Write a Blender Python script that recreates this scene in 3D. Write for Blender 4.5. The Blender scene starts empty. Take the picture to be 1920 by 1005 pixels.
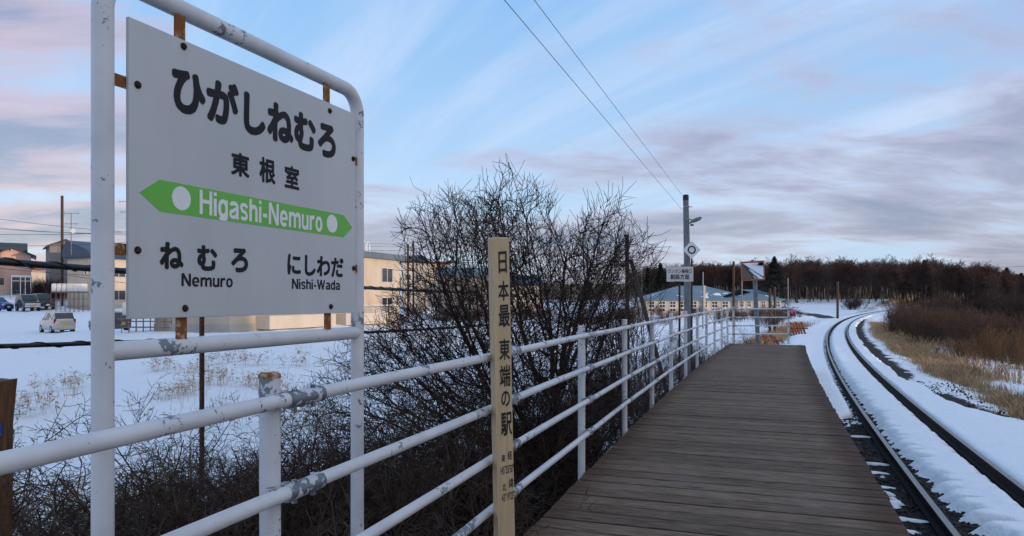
import bpy, bmesh, math, random
import numpy as np
from mathutils import Vector, Matrix, noise as mnoise
R = math.radians
SC = bpy.context.scene
COL = SC.collection

# ------------------------------------------------------------------ camera, sky, sun, exposure
F, HX, HY, CAMZ = 1334.0, 960.0, 562.0, 1.42          # focal length in photo pixels, vanishing column, horizon row, eye height
cam = bpy.data.cameras.new('camera'); cam.sensor_width = 36; cam.lens = 36*F/1920
cam.shift_y = (HY-502.5)/1920; cam.clip_start = .05; cam.clip_end = 6000
camo = bpy.data.objects.new('camera', cam); COL.objects.link(camo)
camo.location = (0, 0, CAMZ); camo.rotation_euler = (R(90), 0, 0); SC.camera = camo

SUN_AZ, SUN_EL = 124.0, 5.0                            # degrees clockwise from +Y, above the horizon
w = bpy.data.worlds.new('World'); SC.world = w; w.use_nodes = True
nt = w.node_tree; nt.nodes.clear()
def N(t, **kw):
    n = nt.nodes.new(t)
    for k, v in kw.items(): setattr(n, k, v)
    return n
def LK(a, b): nt.links.new(a, b)
def wm(op, a, b=None, clamp=False):
    n = N('ShaderNodeMath', operation=op, use_clamp=clamp)
    for i, v in enumerate((a, b)):
        if v is None: continue
        if isinstance(v, (int, float)): n.inputs[i].default_value = v
        else: LK(v, n.inputs[i])
    return n.outputs[0]
def wmix(f, a, b):
    n = N('ShaderNodeMix', data_type='RGBA')
    for i, v in ((0, f), (6, a), (7, b)):
        if isinstance(v, (int, float)): n.inputs[i].default_value = v
        elif isinstance(v, tuple): n.inputs[i].default_value = v+(1,)
        else: LK(v, n.inputs[i])
    return n.outputs[2]
def wramp(v, a, b):
    n = N('ShaderNodeMapRange', interpolation_type='SMOOTHSTEP'); LK(v, n.inputs[0])
    n.inputs[1].default_value = a; n.inputs[2].default_value = b
    return n.outputs[0]
sky = N('ShaderNodeTexSky', sky_type='NISHITA', sun_disc=False, sun_elevation=R(SUN_EL), sun_rotation=R(SUN_AZ), altitude=30, air_density=1.0, dust_density=.6, ozone_density=1.6)
tc = N('ShaderNodeTexCoord'); sp = N('ShaderNodeSeparateXYZ'); LK(tc.outputs['Generated'], sp.inputs[0])
zz = wm('ADD', wm('MAXIMUM', sp.outputs[2], 0.0), .17)
cb = N('ShaderNodeCombineXYZ'); LK(wm('DIVIDE', sp.outputs[0], zz), cb.inputs[0]); LK(wm('DIVIDE', sp.outputs[1], zz), cb.inputs[1])
def wnoise(rot, scale, sc, det, rough, dist, loc=(0, 0, 0)):
    m = N('ShaderNodeMapping'); LK(cb.outputs[0], m.inputs[0]); m.inputs['Rotation'].default_value = (0, 0, R(rot)); m.inputs['Scale'].default_value = scale; m.inputs['Location'].default_value = loc
    n = N('ShaderNodeTexNoise'); LK(m.outputs[0], n.inputs['Vector']); n.inputs['Scale'].default_value = sc; n.inputs['Detail'].default_value = det; n.inputs['Roughness'].default_value = rough; n.inputs['Distortion'].default_value = dist
    return n.outputs[0]
px_, py_ = cb.inputs[0].links[0].from_socket, cb.inputs[1].links[0].from_socket
cu, cv = wm('ADD', wm('MULTIPLY', px_, .823), wm('MULTIPLY', py_, .568)), wm('ADD', wm('MULTIPLY', px_, -.568), wm('MULTIPLY', py_, .823))
cc = N('ShaderNodeCombineXYZ'); LK(wm('MULTIPLY', cu, 1.5), cc.inputs[0]); LK(wm('MULTIPLY', cv, .24), cc.inputs[1]); cc.inputs[2].default_value = 4.7
cn = N('ShaderNodeTexNoise'); LK(cc.outputs[0], cn.inputs['Vector']); cn.inputs['Scale'].default_value = 1.5; cn.inputs['Detail'].default_value = 8; cn.inputs['Roughness'].default_value = .58; cn.inputs['Distortion'].default_value = .5
cirrus = cn.outputs[0]
cumul = wnoise(-14, (.62, 1.0, 1), .95, 10, .58, .45, (10.57, -6.33, 0))
cumul2 = wnoise(-14, (.50, 1.0, 1), 2.9, 9, .62, .5, (-13.19, -2.58, 0))
el = sp.outputs[2]
base = wmix(wramp(el, .55, -.02), (.90, 1.95, 3.55), (1.9, 2.6, 3.6))
low = wramp(el, .46, .06)                              # clouds thicken towards the horizon
cirm = wm('MULTIPLY', wramp(cirrus, .40, .70), .66)
c1 = wmix(cirm, base, (2.7, 3.05, 3.85))
cov = wm('ADD', wm('ADD', cumul, wm('MULTIPLY', cumul2, .48)), wm('MULTIPLY', low, .15))
cm = wm('MULTIPLY', wramp(cov, .735, .93), .93)
shade = wramp(cov, .78, 1.08)
ccol = wmix(shade, (2.05, 2.0, 2.7), (.98, 1.1, 1.75))
pink = wm('MULTIPLY', wm('MULTIPLY', wramp(sp.outputs[0], -.30, -.62), wramp(shade, 1.0, .1)), .85)
ccol = wmix(pink, ccol, (2.7, 1.75, 2.0))
c2 = wmix(cm, c1, ccol)
# the western half, behind the viewer, is bright with the low sun on thin cloud
dt = N('ShaderNodeVectorMath', operation='DOT_PRODUCT'); LK(tc.outputs['Generated'], dt.inputs[0]); dt.inputs[1].default_value = (math.sin(R(SUN_AZ)), math.cos(R(SUN_AZ)), .12)
c2 = wmix(wm('MULTIPLY', wramp(dt.outputs['Value'], .05, 1.0), .8), c2, (4.3, 4.15, 4.4))
skymix = wmix(.82, sky.outputs[0], c2)
bg = N('ShaderNodeBackground'); bg.inputs[1].default_value = .15; LK(skymix, bg.inputs[0])
wo = N('ShaderNodeOutputWorld'); LK(bg.outputs[0], wo.inputs[0])

sun = bpy.data.lights.new('sun', 'SUN'); sun.energy = 1.6; sun.angle = R(1.0); sun.color = (1.0, .72, .52)
suno = bpy.data.objects.new('sun', sun); COL.objects.link(suno)
sd = Vector((math.sin(R(SUN_AZ))*math.cos(R(SUN_EL)), math.cos(R(SUN_AZ))*math.cos(R(SUN_EL)), math.sin(R(SUN_EL))))
suno.rotation_euler = (-sd).to_track_quat('-Z', 'Y').to_euler(); suno.location = (20, -20, 30)
SC.view_settings.view_transform = 'Standard'; SC.view_settings.look = 'None'; SC.view_settings.exposure = 0.92
SC.view_settings.gamma = 1; SC.view_settings.use_curve_mapping = False

# ------------------------------------------------------------------ helpers
def at(px, py, Y):                                     # photo pixel + real distance -> place in the world
    return Vector(((px-HX)/F*Y, Y, CAMZ+(HY-py)/F*Y))
def smooth(a, b, v):
    t = np.clip((np.asarray(v, float)-a)/(b-a), 0, 1); return t*t*(3-2*t)

def tag(o, label=None, cat=None, group=None, kind=None):
    if label: o['label'] = label
    if cat: o['category'] = cat
    if group: o['group'] = group
    if kind: o['kind'] = kind
    return o
def origin(o):
    v = Vector((0, 0, 0))
    while o: v += o.location; o = o.parent
    return v
def empty(name, loc, label=None, cat=None, group=None, rz=0):
    o = bpy.data.objects.new(name, None); COL.objects.link(o); o.location = loc; o.rotation_euler.z = rz
    o.empty_display_size = .1
    return tag(o, label, cat, group)
def mk(name, verts, faces, m, parent=None, local=False, flat=True):
    me = bpy.data.meshes.new(name); v = np.array([tuple(p) for p in verts], float).reshape(-1, 3)
    if parent is not None and not local: v = v-np.array(origin(parent))
    me.from_pydata(v.tolist(), [], faces); me.update()
    if not flat: me.polygons.foreach_set('use_smooth', [True]*len(me.polygons))
    if isinstance(m, (list, tuple)):
        for q in m: me.materials.append(q)
    else: me.materials.append(m)
    o = bpy.data.objects.new(name, me); COL.objects.link(o)
    if parent is not None: o.parent = parent
    return o
class MB:
    def __init__(s): s.v, s.f, s.k = [], [], True
    def add(s, vs, fs):
        b = len(s.v); s.v += [Vector(p) for p in vs]; s.f += [tuple(i+b for i in f) for f in fs]; return s
    def box(s, lo, hi):
        x0, y0, z0 = lo; x1, y1, z1 = hi
        return s.add([(x0,y0,z0),(x1,y0,z0),(x1,y1,z0),(x0,y1,z0),(x0,y0,z1),(x1,y0,z1),(x1,y1,z1),(x0,y1,z1)],
                     [(0,3,2,1),(4,5,6,7),(0,1,5,4),(1,2,6,5),(2,3,7,6),(3,0,4,7)])
    def obox(s, c, ex, ey, ez, hx, hy, hz):             # oriented box: centre, axes, half sizes
        c, ex, ey, ez = Vector(c), Vector(ex), Vector(ey), Vector(ez)
        vs = [c+ex*hx*a+ey*hy*b+ez*hz*d for d in (-1, 1) for a, b in ((-1,-1),(1,-1),(1,1),(-1,1))]
        return s.add(vs, [(0,3,2,1),(4,5,6,7),(0,1,5,4),(1,2,6,5),(2,3,7,6),(3,0,4,7)])
    def tube(s, pts, r, n=12, cap=True):
        pts = [Vector(p) for p in pts]; rs = r if isinstance(r, (list, tuple)) else [r]*len(pts)
        b = len(s.v); up = None
        for i, p in enumerate(pts):
            t = (pts[min(i+1, len(pts)-1)]-pts[max(i-1, 0)]).normalized()
            if up is None: up = Vector((0, 0, 1)) if abs(t.z) < .9 else Vector((1, 0, 0))
            u = (up-t*up.dot(t)).normalized(); q = t.cross(u); up = u
            for k in range(n):
                a = 2*math.pi*k/n; s.v.append(p+(u*math.cos(a)+q*math.sin(a))*rs[i])
        for i in range(len(pts)-1):
            for k in range(n):
                a, c = b+i*n+k, b+i*n+(k+1) % n; s.f.append((a, c, c+n, a+n))
        if cap:
            s.f.append(tuple(b+k for k in reversed(range(n)))); e = b+(len(pts)-1)*n; s.f.append(tuple(e+k for k in range(n)))
        return s
    def prism(s, poly, d):                              # polygon (3D points) pushed along vector d
        n = len(poly); d = Vector(d); vs = [Vector(p) for p in poly]+[Vector(p)+d for p in poly]
        return s.add(vs, [tuple(reversed(range(n))), tuple(range(n, 2*n))]+[(i, (i+1) % n, (i+1) % n+n, i+n) for i in range(n)])
    def build(s, name, m, parent=None, local=False, flat=True, bevel=0, seg=2):
        o = mk(name, s.v, s.f, m, parent, local, flat)
        bm = bmesh.new(); bm.from_mesh(o.data); bmesh.ops.recalc_face_normals(bm, faces=bm.faces)
        if bevel: bmesh.ops.bevel(bm, geom=bm.edges[:], offset=bevel, segments=seg, profile=.5, affect='EDGES')
        bm.to_mesh(o.data); bm.free()
        if not flat:
            o.data.polygons.foreach_set('use_smooth', [True]*len(o.data.polygons))
            try: o.data.set_sharp_from_angle(angle=R(40))
            except Exception: pass
        return o
def box_part(name, lo, hi, m, parent, local=False, bevel=0): return MB().box(lo, hi).build(name, m, parent, local, bevel=bevel)
def children(o): return [c for c in bpy.data.objects if c.parent == o]
def copy_tree(o, parent=None):
    c = o.copy(); COL.objects.link(c)
    if parent: c.parent = parent
    for ch in children(o): copy_tree(ch, c)
    return c

# ------------------------------------------------------------------ materials
class NT:
    def __init__(s, name):
        s.m = bpy.data.materials.new(name); s.m.use_nodes = True; s.t = s.m.node_tree
        s.b = s.t.nodes['Principled BSDF']; s._c = None
    def node(s, t, **kw):
        n = s.t.nodes.new(t)
        for k, v in kw.items(): setattr(n, k, v)
        return n
    def ln(s, a, b): s.t.links.new(a, b)
    def coord(s, scale=(1, 1, 1), rot=(0, 0, 0), world=False):
        if world: g = s.node('ShaderNodeNewGeometry').outputs['Position']
        else: g = s.node('ShaderNodeTexCoord').outputs['Object']
        m = s.node('ShaderNodeMapping'); s.ln(g, m.inputs[0]); m.inputs['Scale'].default_value = scale; m.inputs['Rotation'].default_value = rot
        return m.outputs[0]
    def noise(s, sc, det=4, rough=.55, dist=0, co=None):
        n = s.node('ShaderNodeTexNoise'); s.ln(co if co is not None else s.coord(), n.inputs['Vector'])
        n.inputs['Scale'].default_value = sc; n.inputs['Detail'].default_value = det; n.inputs['Roughness'].default_value = rough; n.inputs['Distortion'].default_value = dist
        return n.outputs[0]
    def ramp(s, v, a, b):
        n = s.node('ShaderNodeMapRange', interpolation_type='SMOOTHSTEP'); s.ln(v, n.inputs[0]); n.inputs[1].default_value = a; n.inputs[2].default_value = b
        return n.outputs[0]
    def mix(s, f, a, b):
        n = s.node('ShaderNodeMix', data_type='RGBA')
        for i, v in ((0, f), (6, a), (7, b)):
            if isinstance(v, (int, float)): n.inputs[i].default_value = v
            elif isinstance(v, tuple): n.inputs[i].default_value = v+(1,)
            else: s.ln(v, n.inputs[i])
        return n.outputs[2]
    def math(s, op, a, b=0.0):
        n = s.node('ShaderNodeMath', operation=op)
        for i, v in enumerate((a, b)):
            if isinstance(v, (int, float)): n.inputs[i].default_value = v
            else: s.ln(v, n.inputs[i])
        return n.outputs[0]
    def out(s, col, rough=.6, metal=0, bump=None, bs=.3, bd=.02, spec=.4):
        for k, v in (('Base Color', col), ('Roughness', rough), ('Metallic', metal)):
            if isinstance(v, (int, float)): s.b.inputs[k].default_value = v
            elif isinstance(v, tuple): s.b.inputs[k].default_value = v+(1,)
            else: s.ln(v, s.b.inputs[k])
        s.b.inputs['Specular IOR Level'].default_value = spec
        if bump is not None:
            n = s.node('ShaderNodeBump'); n.inputs['Strength'].default_value = bs; n.inputs['Distance'].default_value = bd
            s.ln(bump, n.inputs['Height']); s.ln(n.outputs[0], s.b.inputs['Normal'])
        return s.m
    def rnd(s): return s.node('ShaderNodeObjectInfo').outputs['Random']
    def island(s): return s.node('ShaderNodeNewGeometry').outputs['Random Per Island']
def simple(name, c1, c2, sc=4, rough=.7, metal=0, bs=0, spec=.4, lo=.35, hi=.65, stretch=(1, 1, 1)):
    k = NT(name); n = k.noise(sc, 6, .6, co=k.coord(stretch))
    return k.out(k.mix(k.ramp(n, lo, hi), c1, c2), rough, metal, n if bs else None, bs, .01, spec)
def M_paint():
    k = NT('chipped_white_paint'); big = k.noise(3.1, 3); mid = k.noise(13, 5, .6, .5); fine = k.noise(55, 6, .65, .6)
    f2 = k.math('ADD', k.math('MULTIPLY', fine, .45), k.math('MULTIPLY', mid, .55))
    chip = k.ramp(k.math('ADD', f2, k.math('MULTIPLY', k.ramp(big, .50, .62), .105)), .618, .630)
    chip = k.math('MAXIMUM', chip, k.ramp(k.noise(90, 3, .6), .735, .75))
    rust = k.ramp(k.noise(21, 5, .6, .3, k.coord((1, 1, .6))), .70, .735)
    dirt = k.ramp(k.noise(5, 6, .6), .3, .75)
    c = k.mix(dirt, (.61, .61, .62), (.50, .50, .52)); c = k.mix(chip, c, (.16, .18, .21)); c = k.mix(rust, c, (.20, .065, .02))
    return k.out(c, k.mix(chip, (.42,)*3, (.55,)*3), 0, k.math('SUBTRACT', k.math('MULTIPLY', fine, .12), chip), .35, .002, .45)
def M_galv():
    k = NT('worn_galvanised_sleeve'); f = k.noise(26, 8, .62, .4); c = k.ramp(f, .51, .54)
    return k.out(k.mix(c, (.15, .17, .19), (.50, .50, .52)), .42, k.math('MULTIPLY', k.math('SUBTRACT', 1.0, c), .6), f, .2, .003)
def M_rust(name='rusty_steel', a=(.20, .075, .025), b=(.42, .30, .20)):
    k = NT(name); f = k.noise(30, 8, .65, .4)
    return k.out(k.mix(k.ramp(f, .5, .62), a, b), .8, 0, f, .4, .003, .2)
def M_snow():
    k = NT('snow'); co = k.coord(world=True); a = k.noise(1.1, 8, .6, 0, co); b = k.noise(14, 6, .6, 0, co); c = k.noise(90, 3, .6, 0, co)
    h = k.math('ADD', k.math('MULTIPLY', a, .8), k.math('ADD', k.math('MULTIPLY', b, .16), k.math('MULTIPLY', c, .03)))
    return k.out(k.mix(k.ramp(b, .3, .7), (.80, .81, .84), (.86, .86, .88)), .75, 0, h, .75, .14, .25)
def M_ground():
    k = NT('snowy_ground'); co = k.coord(world=True)
    a = k.node('ShaderNodeAttribute', attribute_name='bare').outputs['Fac']; g = k.node('ShaderNodeAttribute', attribute_name='grass').outputs['Fac']
    n1 = k.noise(.9, 9, .66, .3, co); n2 = k.noise(7, 8, .7, 0, co); n3 = k.noise(34, 5, .7, 0, co)
    mixn = k.math('ADD', k.math('MULTIPLY', n1, .55), k.math('MULTIPLY', n2, .45))
    bare = k.ramp(k.math('ADD', k.math('MULTIPLY', mixn, 1.0), k.math('MULTIPLY', a, .62)), .80, .86)
    dry = k.ramp(k.math('ADD', k.math('MULTIPLY', mixn, .9), k.math('MULTIPLY', g, .5)), .66, .78)
    soil = k.mix(k.ramp(n3, .3, .7), (.008, .006, .005), (.040, .031, .026))
    straw = k.mix(k.ramp(n2, .3, .7), (.12, .075, .035), (.26, .175, .085))
    snow = k.mix(k.ramp(n2, .3, .7), (.80, .81, .84), (.86, .86, .88))
    c = k.mix(dry, snow, straw); c = k.mix(bare, c, soil)
    h = k.math('ADD', k.math('MULTIPLY', n1, .6), k.math('ADD', k.math('MULTIPLY', n2, .25), k.math('MULTIPLY', n3, .06)))
    return k.out(c, .8, 0, h, .85, .2, .2)
PDIR = Vector((.335, .942, 0)).normalized()             # the way the platform runs
def M_deck():
    k = NT('weathered_deck_planks'); ang = math.atan2(PDIR.x, PDIR.y)
    co = k.coord((1, 1, 1), (0, 0, ang)); isl = k.island()
    off = k.node('ShaderNodeVectorMath', operation='ADD'); k.ln(co, off.inputs[0])
    cx = k.node('ShaderNodeCombineXYZ'); k.ln(k.math('MULTIPLY', isl, 37.0), cx.inputs[0]); k.ln(k.math('MULTIPLY', isl, 91.0), cx.inputs[2]); k.ln(cx.outputs[0], off.inputs[1])
    m = k.node('ShaderNodeMapping'); k.ln(off.outputs[0], m.inputs[0]); m.inputs['Scale'].default_value = (1.4, 26, 1)
    g = k.noise(3.2, 9, .68, .7, m.outputs[0])
    m2 = k.node('ShaderNodeMapping'); k.ln(off.outputs[0], m2.inputs[0]); m2.inputs['Scale'].default_value = (1.3, 5.5, 1)
    v = k.node('ShaderNodeTexVoronoi'); k.ln(m2.outputs[0], v.inputs['Vector']); v.inputs['Scale'].default_value = 1.25
    knot = k.ramp(v.outputs['Distance'], .17, .05); ring = k.ramp(v.outputs['Distance'], .30, .12)
    blot = k.noise(1.1, 6, .6, 0, co)
    edge = k.node('ShaderNodeAttribute', attribute_name='edge').outputs['Fac']
    fine = k.node('ShaderNodeMapping'); k.ln(off.outputs[0], fine.inputs[0]); fine.inputs['Scale'].default_value = (3, 110, 1)
    fg = k.noise(3, 4, .6, .2, fine.outputs[0])
    c = k.mix(k.ramp(g, .34, .66), (.058, .038, .025), (.25, .167, .112))
    c = k.mix(k.math('MULTIPLY', k.ramp(fg, .45, .7), .55), c, (.022, .016, .014))
    tone = k.node('ShaderNodeMapRange'); k.ln(isl, tone.inputs[0]); tone.inputs[3].default_value = .76; tone.inputs[4].default_value = 1.22
    hsv = k.node('ShaderNodeHueSaturation'); k.ln(tone.outputs[0], hsv.inputs['Value']); k.ln(c, hsv.inputs['Color']); c = hsv.outputs[0]
    c = k.mix(k.math('MULTIPLY', k.ramp(blot, .45, .70), .5), c, k.mix(k.ramp(g, .3, .7), (.105, .077, .060), (.25, .188, .145)))
    ed = k.ramp(k.math('ADD', edge, k.math('MULTIPLY', blot, .6)), .62, 1.2)
    c = k.mix(k.math('MULTIPLY', ed, .85), c, k.mix(k.ramp(g, .3, .7), (.026, .012, .006), (.105, .050, .024)))
    c = k.mix(k.math('MULTIPLY', ring, .45), c, (.15, .115, .092)); c = k.mix(k.math('MULTIPLY', knot, .8), c, (.022, .015, .012))
    seam = k.node('ShaderNodeAttribute', attribute_name='seam').outputs['Fac']
    c = k.mix(k.math('MULTIPLY', k.ramp(seam, .1, .9), .68), c, (.010, .007, .006))
    return k.out(c, .8, 0, g, .7, .006, .2)
def M_wood(name, a, b, sc=(18, 18, .9), rough=.75):
    k = NT(name); g = k.noise(3, 8, .65, .6, k.coord(sc))
    return k.out(k.mix(k.ramp(g, .33, .68), a, b), rough, 0, g, .3, .004, .25)
def M_bark(name, a, b, c=None, z0=0, z1=1):
    k = NT(name); g = k.noise(9, 6, .65); col = k.mix(k.ramp(g, .35, .65), a, b)
    if c:
        s = k.node('ShaderNodeSeparateXYZ'); k.ln(k.node('ShaderNodeTexCoord').outputs['Object'], s.inputs[0])
        col = k.mix(k.ramp(s.outputs[2], z0, z1), col, c)
        col = k.mix(k.math('MULTIPLY', k.rnd(), .55), col, tuple(x*.55 for x in b))
    return k.out(col, .85, 0, None, spec=.15)
def M_leaf(name, a, b, c=None):
    k = NT(name); i = k.island(); col = k.mix(i, a, b)
    if c: col = k.mix(k.ramp(k.noise(3, 3), .45, .65), col, c)
    return k.out(col, .75, spec=.15)
def M_glass(name, c=(.02, .025, .03)):
    k = NT(name); n = k.noise(1.5, 2); return k.out(k.mix(n, c, tuple(x*1.8 for x in c)), .08, 0, None, spec=.6)
def M_wall(name, c):
    k = NT(name); n = k.noise(.7, 8, .65, 0, k.coord((1, 1, .45))); f = k.noise(25, 4)
    return k.out(k.mix(k.ramp(n, .35, .75), c, tuple(x*.80 for x in c)), .8, 0, f, .15, .01, .2)
def M_metalroof(name, a, b, snow=False):
    k = NT(name); n = k.noise(.55, 7, .6); c = k.mix(k.ramp(n, .35, .7), a, b)
    if snow: c = k.mix(k.ramp(k.noise(.33, 4, .5, .4), .64, .66), c, (.8, .81, .84))
    return k.out(c, .45, .1, n, .1, .02, .4)

m_paint, m_galv, m_rust, m_snow, m_ground, m_deck = M_paint(), M_galv(), M_rust(), M_snow(), M_ground(), M_deck()
m_darkrust = M_rust('dark_rust', (.05, .022, .015), (.12, .055, .035))
m_redrust = M_rust('red_rust', (.13, .035, .025), (.20, .08, .06))
m_panel = simple('sign_enamel', (.43, .443, .452), (.49, .50, .508), 3, .38, 0, 0, .5, .3, .7, (1, 1, .35))
m_ink = simple('sign_ink', (.009, .009, .011), (.014, .014, .016), 6, .6, 0, 0, .2)
m_green = simple('sign_green', (.115, .42, .045), (.125, .45, .05), 5, .35)
m_white = simple('white_gloss', (.70, .70, .70), (.76, .76, .76), 6, .4)
m_bolt = M_rust('rusted_bolt', (.035, .022, .016), (.10, .07, .05))
m_beige = M_wood('beige_painted_post', (.48, .35, .20), (.55, .415, .25), (14, 14, .8), .55)
m_brush = simple('brush_ink', (.012, .011, .010), (.022, .02, .018), 30, .6)
m_railtop = M_rust('rail_steel', (.012, .008, .006), (.034, .022, .016))
m_railhead = simple('polished_rail_head', (.16, .145, .135), (.27, .25, .24), 30, .38, .7, stretch=(1, 1, 1))
m_sleeper = M_wood('sleeper_wood', (.012, .009, .008), (.035, .027, .022), (3, 14, 14))
m_stone = simple('ballast_stone', (.010, .008, .007), (.042, .034, .029), 18, .85, bs=.4)
m_under = M_wood('dark_timber', (.02, .013, .010), (.05, .03, .022))
m_bark = M_bark('dark_bark', (.020, .014, .012), (.052, .039, .034))
m_twig = M_bark('twig_bark', (.021, .0135, .011), (.055, .036, .029))
m_bramble = M_bark('bramble_twigs', (.036, .024, .019), (.105, .070, .055))
m_sapling = M_bark('sapling_twigs', (.05, .035, .03), (.11, .075, .06))
m_forest = M_bark('winter_forest_tree', (.050, .038, .034), (.085, .066, .058), (.062, .032, .026), 3.0, 8.0)
m_forest_pale = M_bark('winter_pale_tree', (.085, .066, .056), (.12, .095, .08), (.10, .070, .058), 3.0, 9.0)
m_redshrub = M_bark('red_brown_shrub', (.046, .030, .023), (.105, .068, .052))
m_darkshrub = M_bark('dark_shrub', (.022, .016, .015), (.05, .034, .03))
m_needle = M_leaf('conifer_needles', (.010, .018, .012), (.022, .036, .022))
m_straw = M_leaf('dry_grass', (.31, .20, .105), (.57, .40, .23), (.23, .14, .07))
m_tawny = M_bark('tawny_shrub', (.085, .052, .030), (.19, .12, .068))
m_sasa = M_leaf('bamboo_grass_leaves', (.20, .145, .06), (.11, .115, .04), (.30, .21, .11))
m_cable = simple('black_cable', (.006, .006, .007), (.014, .014, .015), 9, .5)
m_wire = simple('wire', (.02, .02, .022), (.03, .03, .032), 4, .5)
m_conc = simple('grey_pole', (.12, .13, .145), (.20, .205, .215), 7, .7, bs=.1, stretch=(1, 1, .3))
m_steelgrey = simple('grey_steel_paint', (.10, .12, .145), (.15, .17, .19), 8, .5)
m_oldwood = M_wood('old_pole_wood', (.035, .023, .018), (.080, .054, .041))
m_stump = M_wood('stump_wood', (.065, .032, .016), (.155, .085, .042), (14, 14, 1.2))
m_glass = M_glass('window_glass'); m_cream = M_wall('cream_render', (.50, .43, .335)); m_cream2 = M_wall('pale_cream_render', (.50, .45, .38))
m_greywall = M_wall('grey_boarding', (.20, .19, .19)); m_pink = M_wall('pink_render', (.56, .35, .28)); m_whitewall = M_wall('white_wall', (.62, .60, .58))
m_conc2 = M_wall('concrete_plinth', (.40, .37, .34)); m_brown = M_wood('brown_boards', (.11, .045, .025), (.16, .07, .04), (6, 6, 1))
m_blueroof = M_metalroof('blue_roof', (.030, .050, .085), (.045, .07, .11)); m_darkroof = M_metalroof('dark_roof', (.018, .017, .021), (.03, .028, .032))
m_redroof = M_metalroof('red_roof', (.13, .018, .022), (.20, .03, .03)); m_teal = M_metalroof('grey_blue_roof', (.10, .145, .175), (.14, .19, .22), True)
m_slate = M_metalroof('slate_blue_fascia', (.09, .13, .16), (.12, .165, .195)); m_frame = simple('window_frame_paint', (.5, .5, .5), (.58, .57, .56), 5, .5)
m_rackpaint = M_rust('pale_rusty_paint', (.20, .085, .05), (.46, .40, .37))
m_tank = simple('tank_paint', (.52, .50, .48), (.62, .60, .57), 2, .5, stretch=(1, 1, .4))
m_tyre = simple('tyre_rubber', (.012, .012, .012), (.02, .02, .02), 8, .9); m_rim = simple('wheel_rim', (.35, .35, .36), (.45, .45, .45), 5, .35, .6)
def carpaint(name, c):
    k = NT(name); n = k.noise(2, 5); m = k.out(k.mix(n, c, tuple(x*.85 for x in c)), .3, .35, None, spec=.5); k.b.inputs['Coat Weight'].default_value = .6; return m
m_silver, m_navy, m_black, m_greencar = carpaint('silver_car_paint', (.52, .49, .44)), carpaint('blue_car_paint', (.02, .05, .20)), carpaint('black_car_paint', (.010, .011, .014)), carpaint('dark_green_car_paint', (.022, .034, .038))
m_greycar = carpaint('grey_car_paint', (.09, .095, .11))
m_plate_y = simple('yellow_plate', (.62, .38, .03), (.68, .44, .05), 40, .5, lo=.45, hi=.6); m_plate_w = simple('white_plate', (.6, .6, .58), (.7, .7, .68), 40, .5)
m_red = simple('tail_lamp_red', (.22, .010, .010), (.30, .02, .02), 9, .2); m_lamp = simple('head_lamp', (.45, .46, .48), (.6, .6, .6), 12, .15); m_trim = simple('black_trim', (.012, .012, .013), (.02, .02, .02), 9, .6)
m_mirror = NT('mirror_face'); _mb = m_mirror.noise(.6, 2); m_mirror = m_mirror.out(m_mirror.mix(_mb, (.80, .80, .80), (.84, .84, .84)), .03, 1.0)
m_orange = simple('faded_orange_paint', (.30, .085, .045), (.42, .13, .07), 6, .55); m_ptape = simple('pink_tape', (.75, .12, .28), (.85, .2, .36), 12, .5)
m_blueplate = simple('blue_plate', (.015, .06, .20), (.02, .08, .26), 6, .4)

# ------------------------------------------------------------------ terrain and track geometry
LR = np.array([(6.66,4.21),(7.66,4.57),(9.46,5.23),(12.25,6.24),(16.17,7.76),(22.8,10.37),(30.6,13.63),(37.6,16.7),(51.5,23.1),(68.6,31.5),(97.8,47.1),(127.6,64.8),(165.8,89.5)])
PC = np.polyfit(LR[:,0], LR[:,1], 3, w=1/np.sqrt(LR[:,0]))
def railx(y):
    y = np.asarray(y, float); yy = np.clip(y, 6, 175); p = np.polyval(PC, yy); d = np.polyval(np.polyder(PC), yy)
    return p+d*(y-yy)
def slope(y): return np.polyval(np.polyder(PC), np.clip(np.asarray(y, float), 6, 175))
def tframe(y):                                         # centre point, tangent, right normal of the track at forward distance y
    s = slope(y); L = np.sqrt(1+s*s); t = np.stack([s/L, 1/L], -1); n = np.stack([1/L, -s/L], -1)
    c = np.stack([railx(y), np.asarray(y, float)], -1)+n*.5335
    return c, t, n
def dtrack(x, y):                                      # signed distance right of the track centre (iterated foot point)
    x = np.asarray(x, float); y = np.asarray(y, float); v = np.clip(y, -400, 260)
    for _ in range(4):
        c, t, n = tframe(v); v = np.clip(v+((x-c[...,0])*t[...,0]+(y-c[...,1])*t[...,1])*.9, -400, 260)
    c, t, n = tframe(v); return (x-c[...,0])*n[...,0]+(y-c[...,1])*n[...,1], v
def vnoise(x, y, s, seed=0):
    x = np.asarray(x)*s+seed*17.3; y = np.asarray(y)*s-seed*9.1
    xi, yi = np.floor(x), np.floor(y); fx, fy = x-xi, y-yi; fx = fx*fx*(3-2*fx); fy = fy*fy*(3-2*fy)
    def h(a, b):
        q = np.sin(a*127.1+b*311.7+seed)*43758.5453; return q-np.floor(q)
    return (h(xi,yi)*(1-fx)+h(xi+1,yi)*fx)*(1-fy)+(h(xi,yi+1)*(1-fx)+h(xi+1,yi+1)*fx)*fy-.5
def fbm(x, y, s, seed=0, o=4):
    r, a = 0, 1.0
    for i in range(o): r = r+a*vnoise(x, y, s, seed+i); s *= 2.1; a *= .5
    return r
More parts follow.
